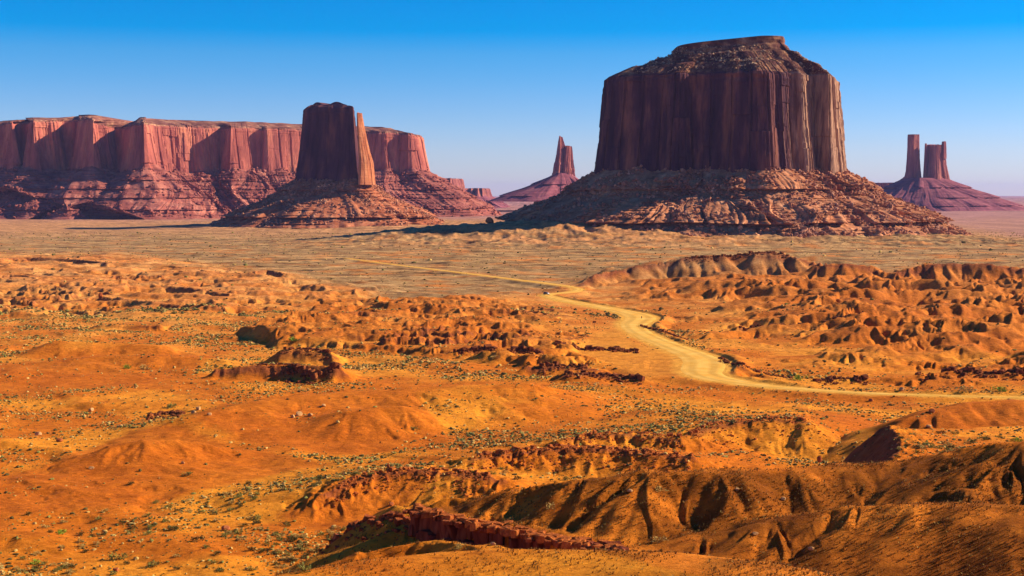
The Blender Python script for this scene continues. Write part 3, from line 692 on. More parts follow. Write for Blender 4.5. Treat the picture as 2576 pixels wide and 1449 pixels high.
def smooth_normals(B, w):
    k = max(1, int(w / B.per * B.N)); n = B.nrm.copy(); ker = np.ones(2 * k + 1) / (2 * k + 1)
    for i in range(2):
        e = np.concatenate([n[-k:, i], n[:, i], n[:k, i]]); n[:, i] = np.convolve(e, ker, 'valid')
    n /= np.linalg.norm(n, axis=1)[:, None]; return n
def smooth_curve(B, A, w):
    k = max(1, int(w / B.per * B.N)); out = A.copy(); ker = np.ones(2 * k + 1) / (2 * k + 1)
    for i in range(A.shape[1]):
        e = np.concatenate([A[-k:, i], A[:, i], A[:k, i]]); out[:, i] = np.convolve(e, ker, 'valid')
    return out

def hsh(i, j, seed):
    return _perm[(_perm[(i + seed * 13) & 255] + (j & 255))] / 255.0
def slabs(B, z, w, hgt, seed, crack=0.5):
    """joint-bounded blocks: flat depths that change abruptly at vertical cracks"""
    n = max(4, int(round(B.per / w))); z = np.broadcast_to(z, B.s.shape)
    a = B.s / B.per * n + 0.45 * pn(z / (hgt * 1.3), B.s / (w * 4), seed) + 0.9 * pn(B.s / (w * 2.3), B.s * 0, seed + 1)
    i = np.floor(a).astype(np.int64); f = a - i; i = i % n
    j = np.floor(z / hgt + hsh(i, i * 0 + 3, seed) * 9).astype(np.int64)
    v = hsh(i, j, seed + 2) * 2 - 1
    tilt = (hsh(i, i * 0 + 7, seed + 4) - 0.5) * (f - 0.5) * 1.4
    return v + tilt - crack * (np.minimum(f, 1 - f) < 0.07)
def cliff_disp(B, z, amp, seed, fs=34):
    s, per = B.s, B.per
    ab = lambda x, y, q: np.abs(pn(x, y, q)) * 2
    mk = sstep(-0.25, 0.25, wn(s, per, 0 * s, fs * 3.2, 900, seed + 13)) * 0.75 + 0.25
    d = amp * 1.1 * wn(s, per, z, fs * 2.2, 900, seed, lambda x, y, q: fbm(x, y, 2, q))
    d = d + amp * 0.8 * mk * (wn(s, per, z, fs * 1.0, 620, seed + 3, ab) - 0.45)
    d = d + amp * 0.42 * slabs(B, z, fs * 0.85, 260, seed + 5, 0.8)
    d = d + amp * 0.26 * mk * slabs(B, z, fs * 0.36, 95, seed + 6, 0.6)
    d = d + amp * 0.12 * mk * slabs(B, z, fs * 0.17, 38, seed + 7, 0.4)
    d = d + amp * 0.07 * wn(s, per, z, fs * 0.1, 12, seed + 8, lambda x, y, q: fbm(x, y, 3, q))
    return d
def build_butte(name, P, zb, zt, label, cat, mats, N=1200, seed=1, amp=7, flare=14, batter=10, talus_run=190, talus_z=-6,
                bands=((0.70, 8, 9), (0.28, 9, 10)), cap=None, nl=(150, 170), rim_step=None, zb_var=6, gully=9, group=None, run_fn=None, mats3=None, top_fn=None, rib=28, flare_n=30, beds=4.5, fs=34):
    B = Butte(P, N, seed); s, per = B.s, B.per
    c = B.c; org = (float(c[0]), float(c[1]), 0.0)
    root = empty(name, org); tag(root, label, cat, group)
    ncl, nta = nl
    sn = smooth_normals(B, flare_n)
    zbv = zb + zb_var * wn(s, per, 0 * s, 60, 100, seed + 20, lambda x, y, q: fbm(x, y, 3, q)) * 2
    ztv = zt + (top_fn(B) if top_fn is not None else 0) + 1.5 * wn(s, per, 0 * s, 25, 100, seed + 21) + 1.6 * slabs(B, 0 * s, 16, 500, seed + 22, 0.5)
    # cliff
    rows = []
    lower = None
    for i in range(ncl + 1):
        t = i / ncl; z = (zbv - 12) * (1 - t) + ztv * t
        off = flare * (1 - t) ** 2.2 - batter * t ** 1.5
        # horizontal bedding breaks near the top and foot
        off = off + 1.1 * pn(z / 7, s / 90, seed + 30) * (sstep(0.80, 1, t) * 2.2 + 0.25)
        if i >= ncl - 2: off = off - 1.2 * (i - ncl + 3)
        d = off + cliff_disp(B, z, amp * (1 - 0.35 * sstep(0.85, 1, t)), seed, fs)
        xy = B.Q + B.nrm * 0 + sn * d[:, None]
        rows.append(np.column_stack([xy, z]))
    rim = rows[-1]
    B.emit(rows, 'cliff', mats[0], root, org)
    # talus
    rows = []; base0 = B.Q + sn * (flare * 0.55 - 4); run = run_fn(B) if run_fn is not None else np.full(N, talus_run)
    for i in range(nta + 1):
        t = i / nta
        z = zbv * (1 - t) + talus_z * t
        frac = t ** 1.22                         # concave: steep above, flatter at the foot
        prog = run * frac
        w = 6 + 0.9 * talus_run * frac
        n2_ = smooth_normals(B, 20 + w * 0.9)
        xy = smooth_curve(B, base0, 4 + w * 0.35) if i % 1 == 0 else base0
        rib_n = wn(s, per, prog * 0.25, rib, 160, seed + 40, lambda x, y, q: ridged(x, y, 4, q, 0.5))
        d = prog + gully * (rib_n - 0.2) * math.sin(min(1, t * 1.15) * math.pi) ** 0.6 * (0.35 + t)
        d = d + 1.6 * wn(s, per, prog, 6, 8, seed + 50, lambda x, y, q: fbm(x, y, 3, q)) * min(1, t * 6)
        bm_ = sstep(-0.05, 0.12, wn(s, per, prog * 0.3, rib * 1.7, 200, seed + 52, lambda x, y, q: fbm(x, y, 2, q)))
        d = d + bm_ * beds * (sstep(0.0, 0.10, pn(z / 6.5, s / 160, seed + 53)) + 0.6 * sstep(0.0, 0.10, pn(z / 3.1, s / 90, seed + 54))) * min(1, t * 8)
        for (bt, bh, bo) in bands:
            zt_ = zb * bt + 3 * wn(s, per, 0 * s, 90, 100, seed + int(bt * 100))
            msk = sstep(-0.30, -0.10, wn(s, per, 0 * s, 34, 100, seed + 60 + int(bt * 100), lambda x, y, q: fbm(x, y, 3, q)))
            push = np.where(z > zt_ - bh, np.clip(1 - (z - zt_) / 26, 0, 1), sstep(0, 1, 1 - (zt_ - bh - z) / 1.2))
            jag = 1 + 0.5 * (wn(s, per, 0 * s, 9, 100, seed + 70, lambda x, y, q: np.abs(pn(x, y, q)) * 2) - 0.4)
            d = d + bo * msk * push * jag
        rows.append(np.column_stack([xy + n2_ * d[:, None], z]))
    tal = B.emit(rows, 'talus_slope', mats[1], root, org)
    # cap
    if cap is not None:
        rows = [rim.copy()]
        cur = rim[:, :2].copy(); zc = rim[:, 2].copy()
        inner, ztop, steps = cap(B, rim)
        n = steps['n']
        cc = inner
        for i in range(1, n + 1):
            t = i / n
            tt = t
            z = zc * (1 - tt) + ztop * tt
            k = steps['f'](tt)                                 # fraction travelled inwards
            q = cur * (1 - k) + cc * k
            jitter = 1.6 * wn(s, per, z * 4, 7, 6, seed + 80, lambda x, y, q_: fbm(x, y, 3, q_)) * math.sin(min(1, t * 1.2) * math.pi)
            led = steps.get('led', 3.0) * pn(z / 5.5, s / 70, seed + 81) * (1 if 0 < t < 0.98 else 0)
            q = q + sn * (jitter + led)[:, None]
            rows.append(np.column_stack([q, z]))
        m = rows[-1]; cen = m.mean(0)
        for k in (0.4, 0.8, 0.999):
            zz = m[:, 2] + (m[:, 2].mean() - m[:, 2]) * k * 0.4 + 0.3
            rows.append(np.column_stack([m[:, :2] * (1 - k) + cen[:2] * k, zz]))
        B.emit(rows, 'cap_rock', mats[2] if len(mats) > 2 else mats[1], root, org)
    else:
        rows = [rim.copy()]; cen = rim.mean(0)
        for k in (0.15, 0.5, 0.8, 0.999):
            z = rim[:, 2] * (1 - k * 0.5) + cen[2] * k * 0.5 + 2.5 * pn(rim[:, 0] / 12, rim[:, 1] / 12, 5) * (1 if k < 0.9 else 0)
            rows.append(np.column_stack([rim[:, :2] * (1 - k) + cen[:2] * k, z]))
        B.emit(rows, 'cap_rock', mats[2] if len(mats) > 2 else mats[0], root, org)
    return root, B, org, tal

def X_(px, Y): return slope(px, 487)[0] * Y
# ---- the great butte on the right (outline: right-hand side is turned to the sun)
def PX(lst): return [(X_(px, Y), Y) for px, Y in lst]
Pm = PX([(1506, 2590), (1512, 2500), (1530, 2450), (1575, 2425), (1640, 2412), (1668, 2408), (1682, 2384), (1716, 2376), (1740, 2394), (1790, 2378), (1822, 2372), (1840, 2350), (1872, 2352), (1890, 2336), (1925, 2330), (1946, 2352), (1975, 2356), (1996, 2388), (2022, 2380), (2036, 2392), (2044, 2432), (2064, 2420), (2088, 2402), (2106, 2430), (2114, 2500), (2122, 2600), (2095, 2700), (1900, 2760), (1700, 2750), (1560, 2680)])
def cap_merrick(B, rim):
    Q = B.Q; c = B.c
    # cap block: pulled in towards a centre right of the middle
    cx, cy = X_(1832, 2500), 2520
    hw, hd = (X_(1958, 2500) - X_(1692, 2500)) / 2, 70
    a = np.arctan2(Q[:, 1] - cy, Q[:, 0] - cx)
    r = (np.abs(np.cos(a) / hw) ** 4 + np.abs(np.sin(a) / hd) ** 4) ** -0.25
    inner = np.column_stack([cx + r * np.cos(a), cy + r * np.sin(a)])
    ztop = np.interp(inner[:, 0], [X_(1690, 2500), X_(1800, 2500), X_(1900, 2500), X_(1960, 2500)], [337, 345, 352, 353])
    def f(t): return float(np.interp(t, [0, 0.10, 0.30, 0.36, 0.60, 0.64, 0.80, 0.82, 1.0], [0.0, 0.10, 0.30, 0.48, 0.70, 0.84, 0.95, 0.965, 1.0]))
    return inner, ztop, dict(n=110, f=f, led=2.6)
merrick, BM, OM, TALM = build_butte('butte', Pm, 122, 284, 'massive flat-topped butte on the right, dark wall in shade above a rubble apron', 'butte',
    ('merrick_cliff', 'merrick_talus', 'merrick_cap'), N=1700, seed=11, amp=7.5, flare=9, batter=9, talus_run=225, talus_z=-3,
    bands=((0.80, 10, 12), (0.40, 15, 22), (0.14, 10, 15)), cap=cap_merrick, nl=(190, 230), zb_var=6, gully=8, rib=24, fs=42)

# ---- mitten butte with its thumb
Pw = PX([(758, 3350), (759, 3300), (780, 3280), (830, 3262), (870, 3250), (892, 3240), (899, 3252), (900, 3300), (898, 3400), (888, 3440), (800, 3450), (760, 3420)])
def cap_mitten(B, rim):
    c = rim[:, :2].mean(0); inner = c + (rim[:, :2] - c) * 0.72
    xs = inner[:, 0]
    ztop = 284 + 9 * np.exp(-((xs - X_(805, 3340)) / 14) ** 2) + 9 * np.exp(-((xs - X_(855, 3340)) / 18) ** 2)
    return inner, ztop, dict(n=30, f=lambda t: float(np.interp(t, [0, 0.5, 0.55, 1], [0, 0.5, 0.8, 1])), led=1.5)
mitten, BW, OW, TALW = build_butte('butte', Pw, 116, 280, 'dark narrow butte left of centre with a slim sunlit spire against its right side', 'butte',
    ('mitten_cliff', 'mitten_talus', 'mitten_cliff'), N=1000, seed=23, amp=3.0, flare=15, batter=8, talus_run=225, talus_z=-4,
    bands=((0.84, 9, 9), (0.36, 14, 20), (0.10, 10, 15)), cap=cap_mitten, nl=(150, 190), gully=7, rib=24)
# the spire is part of the same butte
def column(root, org, name, P, zb, rows_def, mat, N=260, seed=5, amp=1.6, fs=12):
    """rows_def: list of (z, shift_x, scale)"""
    B = Butte(P, N, seed); zs = [r[0] for r in rows_def]; n = 110; rows = []
    for i in range(n + 1):
        z = zs[0] + (zs[-1] - zs[0]) * i / n
        sh = np.interp(z, zs, [r[1] for r in rows_def]); sc = np.interp(z, zs, [r[2] for r in rows_def])
        q = B.c + (B.Q - B.c) * sc + np.array([sh, 0])
        d = cliff_disp(B, np.full(N, z), amp * max(sc, 0.3), seed, fs) + 0.5 * pn(z / 4, B.s / 30, seed)
        rows.append(np.column_stack([q + B.nrm * d[:, None], np.full(N, z) + ((3.5 if amp > 4.5 else 1.2) * (pn(B.Q[:, 0] / 14, B.Q[:, 1] / 14, 4) + 0.8 * slabs(B, 0 * B.s, 12, 500, seed)) if i == n else 0)]))
    m = rows[-1]; cen = m.mean(0)
    for k in (0.5, 0.999): rows.append(np.column_stack([m[:, :2] * (1 - k) + cen[:2] * k, m[:, 2] + 0.4 * k]))
    return B.emit(rows, name, mat, root, org)
def box_pts(pxc, Y, wpx, depth):
    w = wpx / F * Y / 2; x = X_(pxc, Y)
    d_ = depth
    return [(x - w, Y + d_ * .15), (x - w * .75, Y - d_ * .4), (x - w * .45, Y - d_ * .5), (x + w * .3, Y - d_ * .25), (x + w * .9, Y), (x + w, Y + d_ * .25), (x + w * .6, Y + d_ * .5), (x - w * .6, Y + d_ * .5)]
pm = 3235 / F
column(mitten, OW, 'spire', box_pts(921, 3215, 35, 40), 100, [(100, 0 * pm, 1.35), (150, -1 * pm, 1.08), (175, -5 * pm, 0.85), (205, -9 * pm, 0.66), (235, -13 * pm, 0.52), (250, -14 * pm, 0.45), (251, -14.5 * pm, 0.42), (262, -15 * pm, 0.38)], 'spire_rock', seed=31)

# ---- long mesa on the left
Yb = 4880
front = [(-140, -160), (-60, -120), (5, -90), (12, -170), (42, -185), (48, -120), (62, -100), (68, -180), (95, -195), (105, -150), (150, -110), (172, -60), (190, -110), (215, -190), (245, -215), (255, -150), (285, -110), (296, -70), (320, -160), (345, -215), (372, -240), (378, -180), (400, -110), (470, -50), (545, 10), (560, 30), (578, -30), (590, -20), (620, 10), (655, 40), (668, 20), (700, 50), (760, 90), (820, 130), (880, 170), (930, 190), (940, 170), (975, 165), (985, 190), (1020, 195), (1030, 180), (1055, 210), (1072, 260)]
P_mesa = [(X_(px, Yb + dy * 1.15), Yb + dy * 1.15) for px, dy in front] + [(X_(1078, Yb + 420), Yb + 420), (X_(1000, Yb + 650), Yb + 650), (X_(600, Yb + 700), Yb + 800), (X_(100, Yb + 700), Yb + 800), (X_(-300, Yb + 500), Yb + 600), (X_(-320, Yb), Yb)]
def mesa_top(B):
    return np.interp(B.Q[:, 0], [X_(p, Yb) for p in (-200, 0, 150, 210, 270, 320, 345, 380, 700, 1000, 1080)], [4, 6, 14, 22, 20, -4, -4, 3, 0, -8, -22])
def cap_mesa(B, rim):
    sn = smooth_normals(B, 120)
    inner = smooth_curve(B, rim[:, :2], 110) - smooth_normals(B, 220) * 105
    ztop = smooth_curve(B, rim[:, 2:3], 20)[:, 0] + np.interp(B.Q[:, 0], [X_(p, Yb) for p in (-100, 150, 220, 290, 330, 380, 1000, 1080)], [14, 20, 24, 20, 18, 30, 26, 34])
    return inner, ztop, dict(n=46, f=lambda t: float(np.interp(t, [0, 0.2, 0.4, 0.5, 0.75, 0.85, 1], [0, 0.04, 0.40, 0.46, 0.80, 0.95, 1.0])), led=5.0)
mesa, BS, OS, TALS = build_butte('mesa', P_mesa, 168, 305, 'long flat-topped red mesa stretching in from the left edge, with dark alcoves in its wall', 'mesa',
    ('mesa_cliff', 'mesa_talus', 'mesa_cap'), N=2600, seed=41, amp=9, flare=14, batter=14, talus_run=310, talus_z=-14,
    bands=((0.80, 10, 12), (0.62, 9, 12), (0.45, 9, 12), (0.22, 9, 12)), cap=cap_mesa, nl=(110, 130), zb_var=14, gully=22, rib=60, top_fn=mesa_top, flare_n=14, fs=64)

# ---- far spires between the buttes, and castle-like pair on the right
def far_talus(root, org, P, zb, run, z0, mat, seed, N=500, gully=8, bands=((0.75, 8, 8), (0.45, 9, 9), (0.2, 8, 8)), asym=None):
    bands = tuple((a_, b_, c_ * 2.0) for a_, b_, c_ in bands); gully *= 1.6
    B = Butte(P, N, seed); s, per = B.s, B.per; rows = []
    run_v = np.full(N, float(run)) if asym is None else asym(B)
    for i in range(121):
        t = i / 120; z = zb * (1 - t) + z0 * t; frac = t ** 1.25
        prog = run_v * frac; n2_ = smooth_normals(B, 20 + run * frac * 0.8)
        d = prog + gully * (wn(s, per, prog * .4, per / 26, 200, seed + 4, lambda x, y, q: ridged(x, y, 3, q)) - 0.2) * math.sin(min(1, t * 1.1) * math.pi) ** .6 * (.3 + t)
        for bt, bh, bo in bands:
            zt_ = zb * bt
            msk = sstep(-0.2, 0.05, wn(s, per, 0 * s, per / 14, 100, seed + 6 + int(bt * 100), lambda x, y, q: fbm(x, y, 3, q)))
            push = np.clip(1 - (z - zt_) / 30, 0, 1) if z > zt_ - bh else float(sstep(0, 1, 1 - (zt_ - bh - z) / 1.5))
            d = d + bo * msk * push
        rows.append(np.column_stack([B.Q + n2_ * d[:, None], np.full(N, z)]))
    m = rows[0]; cen = m.mean(0); rows = [np.column_stack([m[:, :2] * 0.001 + cen[:2] * 0.999, m[:, 2] + 3])] + rows
    return B.emit(rows, 'talus_slope', mat, root, org)
YI = 6500; q = YI / F
zi = lambda py: CAM_Z + (487 - py) * q
def outline(pxc, Y, w, d): return box_pts(pxc, Y, w, d)
ib = empty('butte', (X_(1420, YI), YI, 0)); tag(ib, 'small far spire with two pinnacles rising between the long mesa and the great butte', 'butte')
OI = tuple(ib.location)
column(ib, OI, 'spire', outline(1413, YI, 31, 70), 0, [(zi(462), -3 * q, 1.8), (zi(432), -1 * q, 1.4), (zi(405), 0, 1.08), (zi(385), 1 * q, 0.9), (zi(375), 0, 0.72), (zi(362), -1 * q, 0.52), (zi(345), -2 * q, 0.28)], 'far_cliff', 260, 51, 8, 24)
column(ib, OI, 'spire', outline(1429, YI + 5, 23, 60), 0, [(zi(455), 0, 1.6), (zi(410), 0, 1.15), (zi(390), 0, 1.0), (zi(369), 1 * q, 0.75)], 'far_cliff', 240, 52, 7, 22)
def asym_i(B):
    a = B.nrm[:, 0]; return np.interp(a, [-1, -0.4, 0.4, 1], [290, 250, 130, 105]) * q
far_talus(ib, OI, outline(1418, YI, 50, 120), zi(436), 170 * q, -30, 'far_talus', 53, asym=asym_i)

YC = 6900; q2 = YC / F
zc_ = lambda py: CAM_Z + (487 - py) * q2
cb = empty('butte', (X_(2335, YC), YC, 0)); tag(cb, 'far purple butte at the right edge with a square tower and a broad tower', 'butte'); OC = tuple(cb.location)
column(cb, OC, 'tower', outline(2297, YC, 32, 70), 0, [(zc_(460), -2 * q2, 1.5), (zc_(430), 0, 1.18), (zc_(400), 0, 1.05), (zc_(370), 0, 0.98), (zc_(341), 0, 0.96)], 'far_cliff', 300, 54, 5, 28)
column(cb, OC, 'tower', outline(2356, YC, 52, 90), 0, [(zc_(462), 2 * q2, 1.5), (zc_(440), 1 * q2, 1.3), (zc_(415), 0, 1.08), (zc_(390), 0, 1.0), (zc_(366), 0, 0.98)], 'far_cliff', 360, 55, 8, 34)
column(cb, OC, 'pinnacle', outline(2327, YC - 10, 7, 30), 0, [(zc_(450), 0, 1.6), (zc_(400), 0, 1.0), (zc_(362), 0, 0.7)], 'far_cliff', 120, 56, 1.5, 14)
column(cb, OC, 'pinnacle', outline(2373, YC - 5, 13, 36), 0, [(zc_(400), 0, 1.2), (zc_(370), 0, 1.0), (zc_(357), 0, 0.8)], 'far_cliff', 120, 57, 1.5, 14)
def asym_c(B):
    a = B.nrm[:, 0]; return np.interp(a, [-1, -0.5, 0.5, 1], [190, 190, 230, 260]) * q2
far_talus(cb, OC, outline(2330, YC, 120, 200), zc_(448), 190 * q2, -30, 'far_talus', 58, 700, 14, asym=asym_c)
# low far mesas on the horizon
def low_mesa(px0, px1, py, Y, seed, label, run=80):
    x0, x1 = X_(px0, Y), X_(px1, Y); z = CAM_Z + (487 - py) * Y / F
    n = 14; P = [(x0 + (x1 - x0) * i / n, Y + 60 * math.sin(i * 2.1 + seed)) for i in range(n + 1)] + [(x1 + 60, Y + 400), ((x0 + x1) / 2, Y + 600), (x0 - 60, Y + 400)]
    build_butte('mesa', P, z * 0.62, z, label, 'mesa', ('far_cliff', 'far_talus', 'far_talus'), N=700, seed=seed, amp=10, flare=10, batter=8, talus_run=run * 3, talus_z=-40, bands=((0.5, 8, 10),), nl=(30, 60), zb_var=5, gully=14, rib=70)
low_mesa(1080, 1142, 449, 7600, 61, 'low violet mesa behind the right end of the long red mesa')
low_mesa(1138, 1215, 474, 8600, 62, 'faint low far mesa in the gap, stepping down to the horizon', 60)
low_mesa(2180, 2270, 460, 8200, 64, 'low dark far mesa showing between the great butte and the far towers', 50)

print('T buttes', time.time() - _T0)
# ================================================================= ROCKS
def rock_templates(n, seed, npts=14, flat=0.75):
    rng = np.random.default_rng(seed); out = []
    for i in range(n):
        bm = bmesh.new()
        p = rng.normal(size=(npts, 3)); p /= np.linalg.norm(p, axis=1)[:, None]; p *= rng.uniform(0.75, 1.1, (npts, 1)); p[:, 2] *= flat
        p = np.sign(p) * np.abs(p) ** 0.8
        for q_ in p: bm.verts.new(q_)
        r = bmesh.ops.convex_hull(bm, input=bm.verts)
        loose = [v for v in bm.verts if not v.link_faces]
        bmesh.ops.delete(bm, geom=loose, context='VERTS'); bmesh.ops.triangulate(bm, faces=bm.faces)
        bm.verts.ensure_lookup_table(); bm.verts.index_update()
        out.append((np.array([v.co[:] for v in bm.verts]), np.array([[v.index for v in f.verts] for f in bm.faces])))
        bm.free()
    return out
ROCKS = rock_templates(10, 3)
def scatter_mesh(templates, pos, size, rng, squash=(0.7, 1.1), sink=0.25):
    """pos (n,3) size (n,) -> merged verts, faces"""
    V, Fc = [], []; base = 0
    which = rng.integers(0, len(templates), len(pos))
    for k, (tv, tf) in enumerate(templates):
        idx = np.where(which == k)[0]; m = len(idx)
        if m == 0: continue
        a = rng.uniform(0, 2 * np.pi, m); ca, sa = np.cos(a), np.sin(a)
        sc = size[idx][:, None] * rng.uniform(squash[0], squash[1], (m, 3))
        v = tv[None] * sc[:, None, :]
        x = v[..., 0] * ca[:, None] - v[..., 1] * sa[:, None]; y = v[..., 0] * sa[:, None] + v[..., 1] * ca[:, None]
        v = np.stack([x, y, v[..., 2] + (size[idx] * (0.5 - sink))[:, None]], -1) + pos[idx][:, None, :]
        V.append(v.reshape(-1, 3)); nf = tf[None] + (base + np.arange(m) * len(tv))[:, None, None]
        Fc.append(nf.reshape(-1, 3)); base += m * len(tv)
    return np.concatenate(V), np.concatenate(Fc)
def talus_rubble(tal, root, n, smin, smax, seed, mat, zmin=0, zmax=140, camside=True):
    """loose blocks lying on the talus; one part (uncountable)"""
    me = tal.data; nv = len(me.vertices); co = np.empty(nv * 3, np.float32); me.vertices.foreach_get('co', co); co = co.reshape(-1, 3)
    rng = np.random.default_rng(seed)
    o = np.array(root.location)
    ok = (co[:, 2] > zmin) & (co[:, 2] < zmax) & (co[:, 1] < 30)
    ids = np.where(ok)[0]
    w = pn(co[ids, 0] / 55, co[ids, 2] / 30 + co[ids, 1] / 55, seed) + 0.5 * pn(co[ids, 0] / 18, co[ids, 2] / 12, seed + 1)
    p = sstep(-0.3, 0.45, w) + 0.02; p /= p.sum()
    ids = rng.choice(ids, n, p=p)
    size = smin * (smax / smin) ** (rng.random(n) ** 2.6)
    pos = co[ids] + rng.normal(0, 1.0, (n, 3)) * [1, 1, 0.2]
    V, Fc = scatter_mesh(ROCKS, pos, size, rng)
    r = mesh_from('rubble', V, Fc, 3, mat, False, (0, 0, 0), root); tag(r, kind='stuff'); return r
talus_rubble(TALM, merrick, 17000, 0.7, 5.0, 101, 'rubble_rock')
talus_rubble(bpy.data.objects['cap_rock'], merrick, 1500, 0.7, 3.2, 104, 'pale_rubble', 286, 335)
talus_rubble(TALW, mitten, 8000, 0.9, 5.0, 102, 'rubble_rock')
talus_rubble(TALS, mesa, 9000, 1.8, 10, 103, 'mesa_talus', 0, 170)

def block_templates(n, seed):
    rng = np.random.default_rng(seed); out = []
    for i in range(n):
        bm = bmesh.new()
        for sx_ in (-1, 1):
            for sy_ in (-1, 1):
                for sz_ in (-1, 1):
                    c = np.array([sx_, sy_, sz_], float) * rng.uniform(0.7, 1.0, 3)
                    bm.verts.new(c * [0.78, 1, 1]); bm.verts.new(c * [1, 0.8, 0.8])
        bmesh.ops.convex_hull(bm, input=bm.verts)
        bmesh.ops.delete(bm, geom=[v for v in bm.verts if not v.link_faces], context='VERTS'); bmesh.ops.triangulate(bm, faces=bm.faces)
        bm.verts.ensure_lookup_table(); bm.verts.index_update()
        out.append((np.array([v.co[:] for v in bm.verts]), np.array([[v.index for v in f.verts] for f in bm.faces]))); bm.free()
    return out
BLOCKS = block_templates(8, 5)
BLOCK_ME = {}
def block_parts(root, nm, pos, size, rng, mat, nbig):
    order = np.argsort(-size); big, rest_ = order[:nbig], order[nbig:]
    for i in big:
        k = int(rng.integers(len(BLOCKS)))
        if (k, mat) not in BLOCK_ME:
            me = bpy.data.meshes.new('block'); me.from_pydata([tuple(v) for v in BLOCKS[k][0]], [], BLOCKS[k][1].tolist()); me.materials.append(MATS[mat]); BLOCK_ME[(k, mat)] = me
        o = bpy.data.objects.new(nm, BLOCK_ME[(k, mat)]); COL.objects.link(o); o.parent = root
        sc = size[i] * rng.uniform(0.55, 1.0, 3); o.scale = tuple(sc); o.location = (pos[i][0], pos[i][1], pos[i][2] + size[i] * 0.12)
        o.rotation_euler = (rng.normal(0, 0.15), rng.normal(0, 0.15), rng.uniform(0, 6.28))
    if len(rest_):
        V, Fc = scatter_mesh(BLOCKS, pos[rest_], size[rest_], rng, (0.5, 1.0), 0.38)
        tag(mesh_from('small_blocks', V, Fc, 3, mat, False, (0, 0, 0), root), kind='stuff')
def outcrop(name, pts, label, cat, mat, seed, n, smin, smax, spread_down, drop=0.5, world=None, height=None):
    """one broken rock band: angular blocks along a crest and down its front"""
    P = np.array(world if world is not None else [W(*q_) for q_ in pts]); rng = np.random.default_rng(seed)
    seg = np.hypot(*(P[1:, :2] - P[:-1, :2]).T); s_ = np.concatenate([[0], np.cumsum(seg)])
    t = rng.random(n) * s_[-1]; t = t + 0.5 * pn(t / 8, t * 0, seed) * 8
    xy = np.stack([np.interp(t, s_, P[:, 0]), np.interp(t, s_, P[:, 1])], 1)
    dirv = P[-1, :2] - P[0, :2]; dirv /= np.linalg.norm(dirv); nf = np.array([dirv[1], -dirv[0]])
    if nf[1] > 0: nf = -nf
    dd = rng.random(n) ** 2.6 * spread_down * 3.0 - 0.6
    xy = xy + nf * dd[:, None]
    size = smin * (smax / smin) ** (rng.random(n) ** 2) * np.where(dd < 1.2, 1.35, 0.7)
    z = Hq(xy[:, 0], xy[:, 1])
    org = np.array([P[:, 0].mean(), P[:, 1].mean(), 0]); org[2] = Hq(org[0], org[1])[0]
    root = empty(name, tuple(org)); tag(root, label, cat, 'broken rock ledges across the desert floor')
    block_parts(root, 'block', np.column_stack([xy, z]) - org, size, rng, mat, 60); return root
def crest_of(i): return None
outcrop('rock_ledge', [(850, 1236, 358), (905, 1206, 366), (940, 1192, 369), (980, 1183, 370), (1060, 1190, 367), (1160, 1198, 363), (1240, 1212, 357)], 'jagged ledge of red blocks left of the brown hill, with a small pillar on it', 'rock ledge', 'ledge_rock', 201, 800, 0.2, 0.75, 5)
outcrop('rock_ledge', [(1195, 1155, 394), (1310, 1140, 399), (1420, 1132, 399), (1560, 1137, 395), (1640, 1150, 389), (1740, 1160, 381)], 'long broken ledge of red blocks above the crest of the brown gullied hill', 'rock ledge', 'ledge_rock', 202, 1100, 0.2, 0.8, 5)
outcrop('rock_ledge', [(1420, 1116, 416), (1480, 1098, 426), (1550, 1088, 429), (1620, 1098, 425), (1720, 1112, 417)], 'wedge of loose dark red blocks, farthest of the broken ledges near the picture centre', 'rock ledge', 'ledge_rock', 203, 600, 0.22, 0.8, 6)
outcrop('rock_ledge', [(1722, 1105, 419), (1790, 1075, 437), (1850, 1062, 441), (1950, 1056, 441), (2020, 1062, 437)], 'low serrated ledge of orange blocks on the sand flat below the pale road', 'rock ledge', 'ledge_rock', 204, 500, 0.22, 0.7, 6)
outcrop('rock_outcrop', [(600, 918, 614), (655, 905, 619), (700, 908, 615), (740, 925, 603), (790, 938, 593), (850, 926, 596)], 'large dark rock outcrop standing alone on the sandy flat left of centre', 'rock outcrop', 'outcrop_rock', 205, 340, 0.49, 1.72, 4)
outcrop('rock_outcrop', [(375, 1053, 500), (405, 1040, 507), (430, 1036, 507), (460, 1046, 501)], 'small dark rock outcrop with a bush on top, on the left flat', 'rock outcrop', 'outcrop_rock', 206, 180, 0.35, 1.20, 4)
outcrop('rock_outcrop', [(715, 880, 669), (745, 872, 673), (790, 882, 669), (830, 890, 663)], 'short dark serrated outcrop just behind the large lone outcrop', 'rock outcrop', 'outcrop_rock', 207, 160, 0.42, 1.27, 3)
outcrop('rock_outcrop', [(1365, 920, 622), (1420, 915, 626), (1480, 922, 624)], 'low dark outcrop in front of the flat orange pull-out', 'rock outcrop', 'outcrop_rock', 208, 180, 0.42, 1.50, 3)
outcrop('rock_outcrop', [(1420, 938, 598), (1500, 936, 600), (1560, 946, 598), (1620, 960, 592)], 'long dark outcrop tapering to a point below the flat orange pull-out', 'rock outcrop', 'outcrop_rock', 209, 220, 0.42, 1.58, 3)
outcrop('rock_outcrop', [(1390, 873, 700), (1460, 868, 704), (1530, 870, 704), (1600, 884, 700)], 'dark rubbly outcrop behind the flat orange pull-out', 'rock outcrop', 'outcrop_rock', 210, 240, 0.49, 1.72, 3)
outcrop('rock_outcrop', [(1275, 892, 668), (1310, 888, 670), (1360, 896, 668)], 'short dark block-like outcrop with pale bushes at its foot, near the centre', 'rock outcrop', 'outcrop_rock', 211, 120, 0.56, 1.80, 2)
